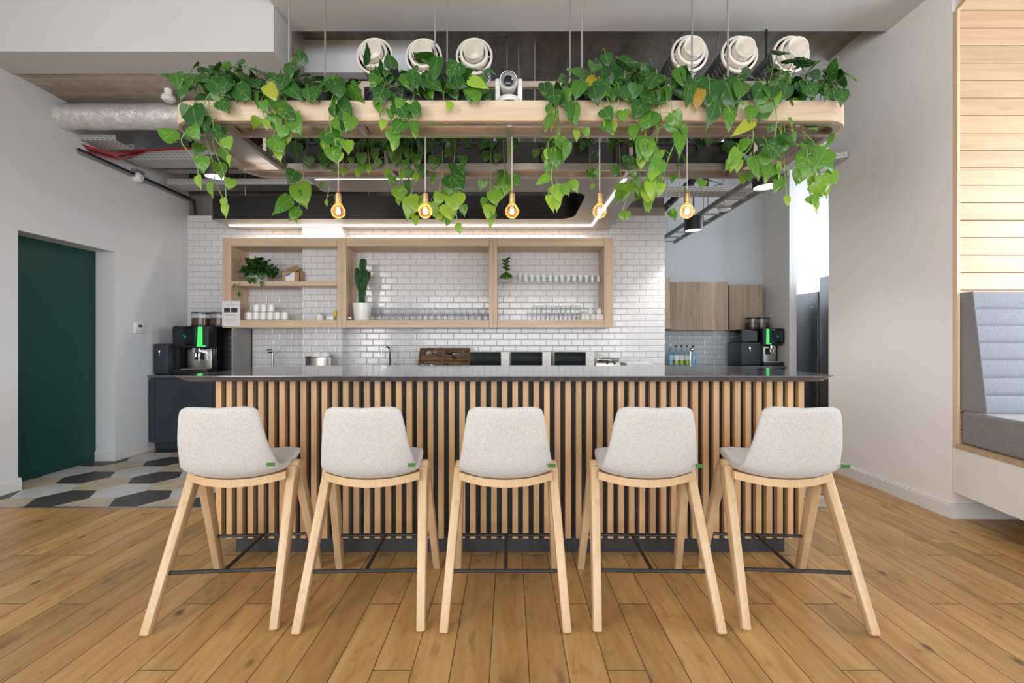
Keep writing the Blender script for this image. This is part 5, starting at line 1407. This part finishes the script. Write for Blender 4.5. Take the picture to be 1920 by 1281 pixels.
# ================================================================== overhead services
# air jets on spiral ducts
JY = 3.30
jet = thing('air_jet_diffuser', 'x', 'air diffuser', (0, 0, 0))
def ringprof(r1, r0, y0, y1): return [(r0, y1), (r0, y0 + .006), (r0 + .006, y0), (r1 - .006, y0), (r1, y0 + .006), (r1, y1), (r0, y1)]
b = MB(); b.lathe(ringprof(.134, .117, 0, .022), (0, 0, 0), 'y', 48); b.build('outer_ring', 'jet', jet)
b = MB(); b.lathe(ringprof(.109, .086, -.035, .09), (0, 0, 0), 'y', 44); mr_ = b.build('middle_ring', 'jet', jet)
mr_.data.transform(Matrix.Scale(.94, 4))
b = MB(); b.lathe([(.0735, -.078), (.0705, -.082), (.0665, -.079), (.048, -.02), (.03, .02), (0, .03)], (0, 0, 0), 'y', 36); b.lathe([(.0735, -.078), (.072, .06), (.06, .065)], (0, 0, 0), 'y', 36); b.build('nozzle', 'jet', jet)
b = MB()
for a_ in (0, PI / 2, PI, 1.5 * PI): b.bar((.07 * math.cos(a_), .02, .07 * math.sin(a_)), (.112 * math.cos(a_), .02, .112 * math.sin(a_)), .012, .012)
b.build('spokes', 'jet', jet, smooth=False)
b = MB(); b.cyl((0, .35, .124), .005, .36, n=8); b.build('hanger', 'rod', jet)
b = MB(); pr = []
for k in range(36): pr += [(.121, .023 + k * .045), (.121, .058 + k * .045), (.1245, .063 + k * .045)]
b.lathe(pr, (0, 0, 0), 'y', 32); b.build('duct', 'duct', jet)
b = MB(); b.cyl((0, .08, 0), .115, .02, 'y', 32); b.build('dark_throat', 'blk_rubber', jet)
jl = ['white round air jet in front of the white upper board, first of the left three', 'white round air jet, middle of the three beside the white upper board', 'white round air jet nearest the white camera, above the bushy pothos',
      'white round air jet, first right of the camera, above the densest pothos', 'white round air jet, middle of the three on the booth side', 'white round air jet farthest along the booth side, half behind leaves']
for i, (px, py) in enumerate(((702, 104), (794, 105), (889, 104), (1294, 99), (1388, 100), (1485, 100))):
    loc = (X_(px, JY), JY, Z_(py, JY))
    if i == 0: jet.location = loc; jet['label'] = jl[0]; jet['group'] = 'six white air jets'
    else: dup(jet, loc, 0, jl[i])

# foil lagged pipe from the left wall
b = MB(); pr = []
z0 = Z_(219, 3.95); n_ = 40
pts = [(XL + .002 + 2.2 * k / n_, 3.95, z0 - .01 * k / n_) for k in range(n_ + 1)]
rg = random.Random(2)
b.lathe([(.105 + rg.uniform(-.003, .003), XL + .002 + 2.2 * k / n_) for k in range(n_ + 1)], (0, 3.95, z0), 'x', 28)
tag(b.build('lagged_duct', 'foil', angle=80), 'silver foil lagged duct running out of the left-side wall under the concrete beam'.replace('left-side ', 'white '), 'duct')
# dark trunking and cable trays on the left
def tray(nm, a, c, w_, h_, lab, cat='cable tray', mat='perf'):
    a, c = Vector(a), Vector(c); d_ = (c - a).normalized(); s_ = d_.cross(Vector((0, 0, 1))).normalized()
    p = thing(nm, lab, cat, (a + c) / 2)
    b = MB(); b.bar(a, c, w_, .003); b.build('bed', mat, p, smooth=False)
    for k in (-1, 1):
        b = MB(); o_ = s_ * k * w_ / 2 + Vector((0, 0, h_ / 2)); b.bar(a + o_, c + o_, .003, h_); b.build('side', mat, p, smooth=False)
    return p
tray('cable_tray', (XL + .004, 4.20, 3.00), (-3.56, 4.20, 3.00), .20, .05, 'short upper cable tray entering the wall under the foil duct, red cables over its edge')
tray('cable_tray', (-3.82, 4.62, 2.99), (-1.2, 4.62, 2.99), .22, .10, 'long perforated cable tray across the room below the foil duct, carrying red cables')
tray('cable_tray', (-3.80, 5.15, 2.925), (-1.6, 5.15, 2.925), .22, .06, 'lower cable tray close to the tiled wall, above the glowing downlight')
b = MB(); b.box(-3.7, -1.5, 4.86, 4.98, 3.02, 3.14); tag(b.build('service_beam', 'hood', smooth=False), 'plain grey trunking between the long tray and the lower cable tray', 'trunking')
b = MB(); b.box(-3.5, -.5, 4.35, 4.42, 3.26, 3.60); tag(b.build('duct_box', 'backing', smooth=False), 'black ventilation box behind the foil duct', 'ventilation box')
p = thing('wall_conduit', 'thin dark conduit rail sloping along the white wall down to the tiles', 'conduit', (XL + .03, 4.8, 2.88))
b = MB(); b.box(XL + .001, XL + .045, 4.08, 5.44, 2.87, 2.885); b.build('rail', 'rod', p, smooth=False)
b = MB(); b.tube([(XL + .03, 4.06, 2.90), (XL + .03, 5.44, 2.905), (XL + .08, 5.46, 2.88), (XL + .10, 5.46, 2.71)], .013, 8); b.build('pipe', 'black', p)
for k, cl in enumerate(('red', 'red', 'black', 'red')):
    y0 = 4.30 + .03 * k
    pts = [(XL + .012, 4.12 + .02 * k, 2.965 - .012 * k), (-3.80, 4.34 + .02 * k, 2.975 - .01 * k), (-3.62, 4.48 + .012 * k, 3.07), (-3.1, 4.50 + .014 * k, 3.102), (-2.4, 4.505 + .014 * k, 3.102), (-1.3, 4.51 + .014 * k, 3.102)]
    tag(MB().tube(pts, .0065, 6).build('cable', cl), ('red cable' if cl == 'red' else 'black cable') + ' crossing from the short upper tray to the long tray', 'cable', 'red cables on the trays' if cl == 'red' else None)
p = thing('wall_sensor', 'small white detector fixed to the left-end wall under the conduit'.replace('left-end ', 'white '), 'detector', (XL, 4.71, Z_(333, 4.71)))
pz = Z_(333, 4.71)
b = MB(); b.lathe([(.045, 0), (.055, .015), (.05, .05), (.03, .07), (0, .074)], (XL, 4.71, pz), 'x', 20); b.build('dome', 'white_plastic', p)
b = MB(); b.box(XL + .0, XL + .06, 4.66, 4.76, pz + .05, pz + .075); b.build('bracket', 'rod', p, smooth=False)
p = thing('smoke_detector', 'white smoke detector on the stained concrete beam, beside the rack corner', 'smoke detector', (X_(316, 3.78), 3.78, 3.28))
xs_ = X_(316, 3.78)
b = MB(); b.lathe([(.03, -.001), (.03, -.05), (.05, -.06), (.052, -.085), (.035, -.10), (0, -.102)], (xs_, 3.78, 3.28), 'z', 24); b.build('head', 'white_plastic', p)
b = MB(); b.lathe([(.0525, -.066), (.0525, -.072)], (xs_, 3.78, 3.28), 'z', 24); b.build('vent_ring', 'ink_grey', p)

# downlights
def downlight(px, py, Y, r, lab, energy):
    x, z = X_(px, Y), Z_(py, Y); p = thing('downlight', lab, 'downlight', (x, Y, z))
    b = MB(); b.lathe([(0, .15), (r, .15), (r, 0), (r - .008, 0), (r - .01, .012)], (x, Y, z), 'z', 32); b.build('housing', 'black', p)
    b = MB(); b.lathe([(r - .0095, .011), (0, .011)], (x, Y, z), 'z', 32); b.build('diffuser', 'lens', p)
    b = MB(); b.tube([(x, Y, z + .15), (x, Y, SOFF - .002)], .008, 8); b.build('stem', 'black', p)
    li = bpy.data.lights.new('downlight_lamp', 'SPOT'); li.energy = energy; li.spot_size = math.radians(110); li.spot_blend = .6; li.shadow_soft_size = r * .8; li.color = (1, .95, .88)
    lo = bpy.data.objects.new('downlight_lamp', li); COL.objects.link(lo); lo.location = (x, Y, z - .01)
downlight(405, 333, 3.62, .085, 'black downlight glowing at the left end of the rack, beside hanging leaves', 30)
downlight(1437, 352, 3.52, .10, 'black downlight at the right end of the rack, largest of the downlights', 30)
downlight(1300.5, 433, 5.15, .098, 'black downlight below the cable rails in front of the back kitchen', 50)

# raft over the sink: open J shape with a lit strip
HB, HT = 2.515, 2.77
hood = thing('ceiling_raft', 'graphite ceiling raft with black edges and a white lit strip above the shelves', 'ceiling raft', (-.6, 4.6, HB))
out = [(-3.23, 4.95)]
ri = .17; cx_, cy_ = .70 - ri, 4.95 - ri
out += [(cx_ + ri * math.sin(a_), cy_ + ri * math.cos(a_)) for a_ in (PI / 2 * k / 8 for k in range(9))]
cy2 = 4.05 + ri
out += [(cx_ + ri * math.cos(a_), cy2 - ri * math.sin(a_)) for a_ in (PI / 2 * k / 8 for k in range(9))]
out += [(-1.66, 4.05), (-1.66, 3.62), (1.18, 3.62), (1.18, 5.41), (-3.20, 5.41), (-3.26, 5.38), (-3.27, 5.30), (-3.27, 4.99)]
b = MB(); b.mi = 1; b.prism(out, HB, HT)
for f_ in b.bm.faces:
    if f_.normal.z < -.5: f_.material_index = 0
b.build('raft', ['hood', 'hood_black'], hood, angle=30)
ys = (640 - 422.3); Ys = 850 * (HB - H) / ys
Yl = Ys
b = MB()
b.box(X_(430, Yl), X_(1110, Yl) + .012, Yl - .012, Yl + .012, HB - .006, HB - .0005); b.box(X_(1110, Yl) - .012, X_(1110, Yl) + .012, 3.665, Yl - .012, HB - .006, HB - .0005)
b.prism([(-1.60, 3.735), (X_(1110, Yl) + .01, 3.645), (X_(1110, Yl) + .01, 3.661), (-1.60, 3.751)], HB - .0015, HB - .0005)
b.build('light_strip', 'led', hood, smooth=False)
def strip_lamp(loc, sx_, sy_, e):
    li = bpy.data.lights.new('strip_lamp', 'AREA'); li.shape = 'RECTANGLE'; li.size = sx_; li.size_y = sy_; li.energy = e; li.color = (1, .95, .88)
    lo = bpy.data.objects.new('strip_lamp', li); COL.objects.link(lo); lo.location = loc; lo.visible_camera = True
strip_lamp(((X_(430, Yl) + X_(1110, Yl)) / 2, Yl, HB - .008), X_(1110, Yl) - X_(430, Yl), .024, 14)
for k, x in enumerate((-3.0, -1.6, .95)):
    tag(MB().tube([(x, 5.15 if x < .9 else 4.4, HT + .001), (x, 5.15 if x < .9 else 4.4, SOFF - .002)], .006, 8).build('raft_rod', 'rod'), 'thin steel rod holding the graphite raft', 'rod', 'rods holding the ceiling raft')
# pipes and trays above the raft, and rails towards the back kitchen
tray('cable_tray', (-1.5, 5.2, 2.98), (1.7, 5.2, 2.98), .2, .05, 'cable tray seen through the opening of the graphite raft')
b = MB(); b.tube([(-1.9, 4.5, 2.98), (1.2, 4.5, 2.98)], .03, 10); b.tube([(-1.0, 5.35, 2.84), (.9, 5.35, 2.84)], .022, 8)
tag(b.build('black_pipe', 'black'), 'black pipes above the opening of the graphite raft', 'pipe')
tray('cable_tray', (1.1, 4.30, 2.72), (3.2 - .26, 4.02, 2.77), .20, .05, 'perforated cable tray running into the white booth-side wall behind the rack corner')
tray('cable_tray', (1.25, 4.62, 2.68), (2.55, 4.62, 2.68), .18, .05, 'perforated tray crossing above the last pendant bulb')
ladder = thing('cable_ladder', 'long cable ladder running back over the kitchen doorway, past the small downlight', 'cable ladder', (2.3, 5.4, 2.6))
for x in (2.16, 2.40):
    b = MB(); b.box(x - .012, x + .012, 3.9, 6.6, 2.60, 2.645); b.build('rail', 'rod', ladder, smooth=False)
for k in range(10):
    b = MB(); b.box(2.17, 2.39, 3.98 + .28 * k, 4.005 + .28 * k, 2.605, 2.62); b.build('rung', 'rod', ladder, smooth=False)
b = MB(); b.tube([(1.35, 4.2, 2.86), (1.35, 4.75, 2.86), (1.75, 4.80, 2.74), (2.02, 4.80, 2.74), (2.08, 4.80, 2.80), (2.08, 4.80, 3.7)], .032, 10)
tag(b.build('bent_pipe', 'black'), 'thick black pipe bending upwards behind the last pendant bulb', 'pipe')
b = MB(); b.tube([(1.95, 4.1, 2.93), (1.95, 6.7, 2.80)], .04, 10); tag(b.build('straight_pipe', 'black'), 'thick black pipe running back above the cable ladder', 'pipe')
for k, (x, y) in enumerate(((2.02, 5.0), (2.30, 5.25), (2.16, 4.6), (2.40, 5.6), (2.16, 6.2), (2.40, 4.3))):
    tag(MB().tube([(x, y, 2.646 if x > 2.1 else 2.97), (x, y, SOFF - .002)], .006, 6).build('hanger_rod', 'rod'), 'thin threaded rod holding the services near the kitchen doorway', 'rod', 'threaded rods over the kitchen doorway')
rg = random.Random(6)
for k in range(1):
    pts = [(1.75 + .1 * k, 4.4, 3.1), (1.85 + .1 * k, 4.5, 2.92), (2.05 + .05 * k, 4.65, 2.83 + .01 * k), (2.3, 4.9, 2.88), (2.4, 5.3, 3.0)]
    tag(MB().tube(pts, .006, 6).build('loose_cable', 'black'), 'loose black cable sagging beside the thick bent pipe', 'cable', 'loose black cables by the bent pipe')
p = thing('ceiling_sensor', 'white round sensor hanging beside the cable ladder', 'sensor', (X_(1358, 4.9), 4.9, Z_(390, 4.9)))
b = MB(); b.lathe([(0, .03), (.065, .03), (.072, .01), (.06, -.025), (0, -.03)], p.location, 'z', 22); b.build('head', 'white_plastic', p)
b = MB(); b.tube([p.location + Vector((0, 0, .03)), (p.location.x, 4.9, SOFF - .002)], .006, 6); b.build('stem', 'rod', p)
for k, (x, y, zt2) in enumerate(((-.02, 3.85, 0), (.08, 3.9, 0), (.21, 3.75, 0), (.85, 4.2, 0), (.95, 4.2, 0))):
    tag(MB().tube([(x, y, HT + .001), (x, y, SOFF - .002)], .0065, 6).build('services_rod', 'rod'), 'thin steel rod in the dark space between the two groups of air jets', 'rod', 'rods between the air jets')
# ================================================================== daylight, lamps, camera
w_ = bpy.data.worlds.new('World'); sc.world = w_; w_.use_nodes = True
bg = w_.node_tree.nodes['Background']; bg.inputs['Color'].default_value = (0.86, 0.93, 1.0, 1); bg.inputs['Strength'].default_value = 1.3
def window_or_fill_light(loc, rot, sx_, sy_, e, c):
    li = bpy.data.lights.new('window_or_fill', 'AREA'); li.shape = 'RECTANGLE'; li.size = sx_; li.size_y = sy_; li.energy = e; li.color = c
    o = bpy.data.objects.new('window_or_fill', li); COL.objects.link(o); o.location = loc; o.rotation_euler = rot
    return o
# tall windows of the room behind the camera, then an added fill lamp
window_or_fill_light((0.5, -4.7, 1.6), (math.radians(90), 0, 0), 7.0, 2.2, 270, (.95, .98, 1.0))
window_or_fill_light((-3.86, -2.2, 1.9), (0, math.radians(-90), 0), 2.6, 2.6, 210, (1, .98, .95))  # added fill to brighten the right wall; no window in this wall
# booth window and kitchen bay window, in their openings
window_or_fill_light((4.34, 1.87, 1.75), (0, math.radians(90), 0), 1.6, 1.7, 78, (.90, .95, 1.0))
window_or_fill_light((5.29, 5.65, 2.0), (0, math.radians(90), 0), 2.4, 2.0, 135, (.80, .90, 1.0))
def tube_lamp(loc, e, s=1.2):
    return window_or_fill_light(loc, (0, 0, 0), s, .1, e, (1, .96, .9))

cam = bpy.data.cameras.new('camera'); co = bpy.data.objects.new('camera', cam); COL.objects.link(co)
co.location = (0, 0, H); co.rotation_euler = (math.radians(90), 0, 0)
cam.sensor_width = 36; cam.sensor_fit = 'HORIZONTAL'; cam.lens = F / 1920 * 36
cam.shift_x = (960 - VX) / 1920; cam.shift_y = -(640.5 - VY) / 1920
cam.clip_start = .05
sc.camera = co
vs = sc.view_settings; vs.view_transform = 'Standard'; vs.look = 'None'; vs.gamma = 1; vs.use_curve_mapping = False; vs.exposure = 0.08
sc.display_settings.display_device = 'sRGB'
cy = sc.cycles; cy.use_denoising = True; cy.max_bounces = 10; cy.transparent_max_bounces = 24; cy.diffuse_bounces = 5; cy.glossy_bounces = 4
cy.sample_clamp_indirect = 6; cy.caustics_reflective = False; cy.caustics_refractive = False
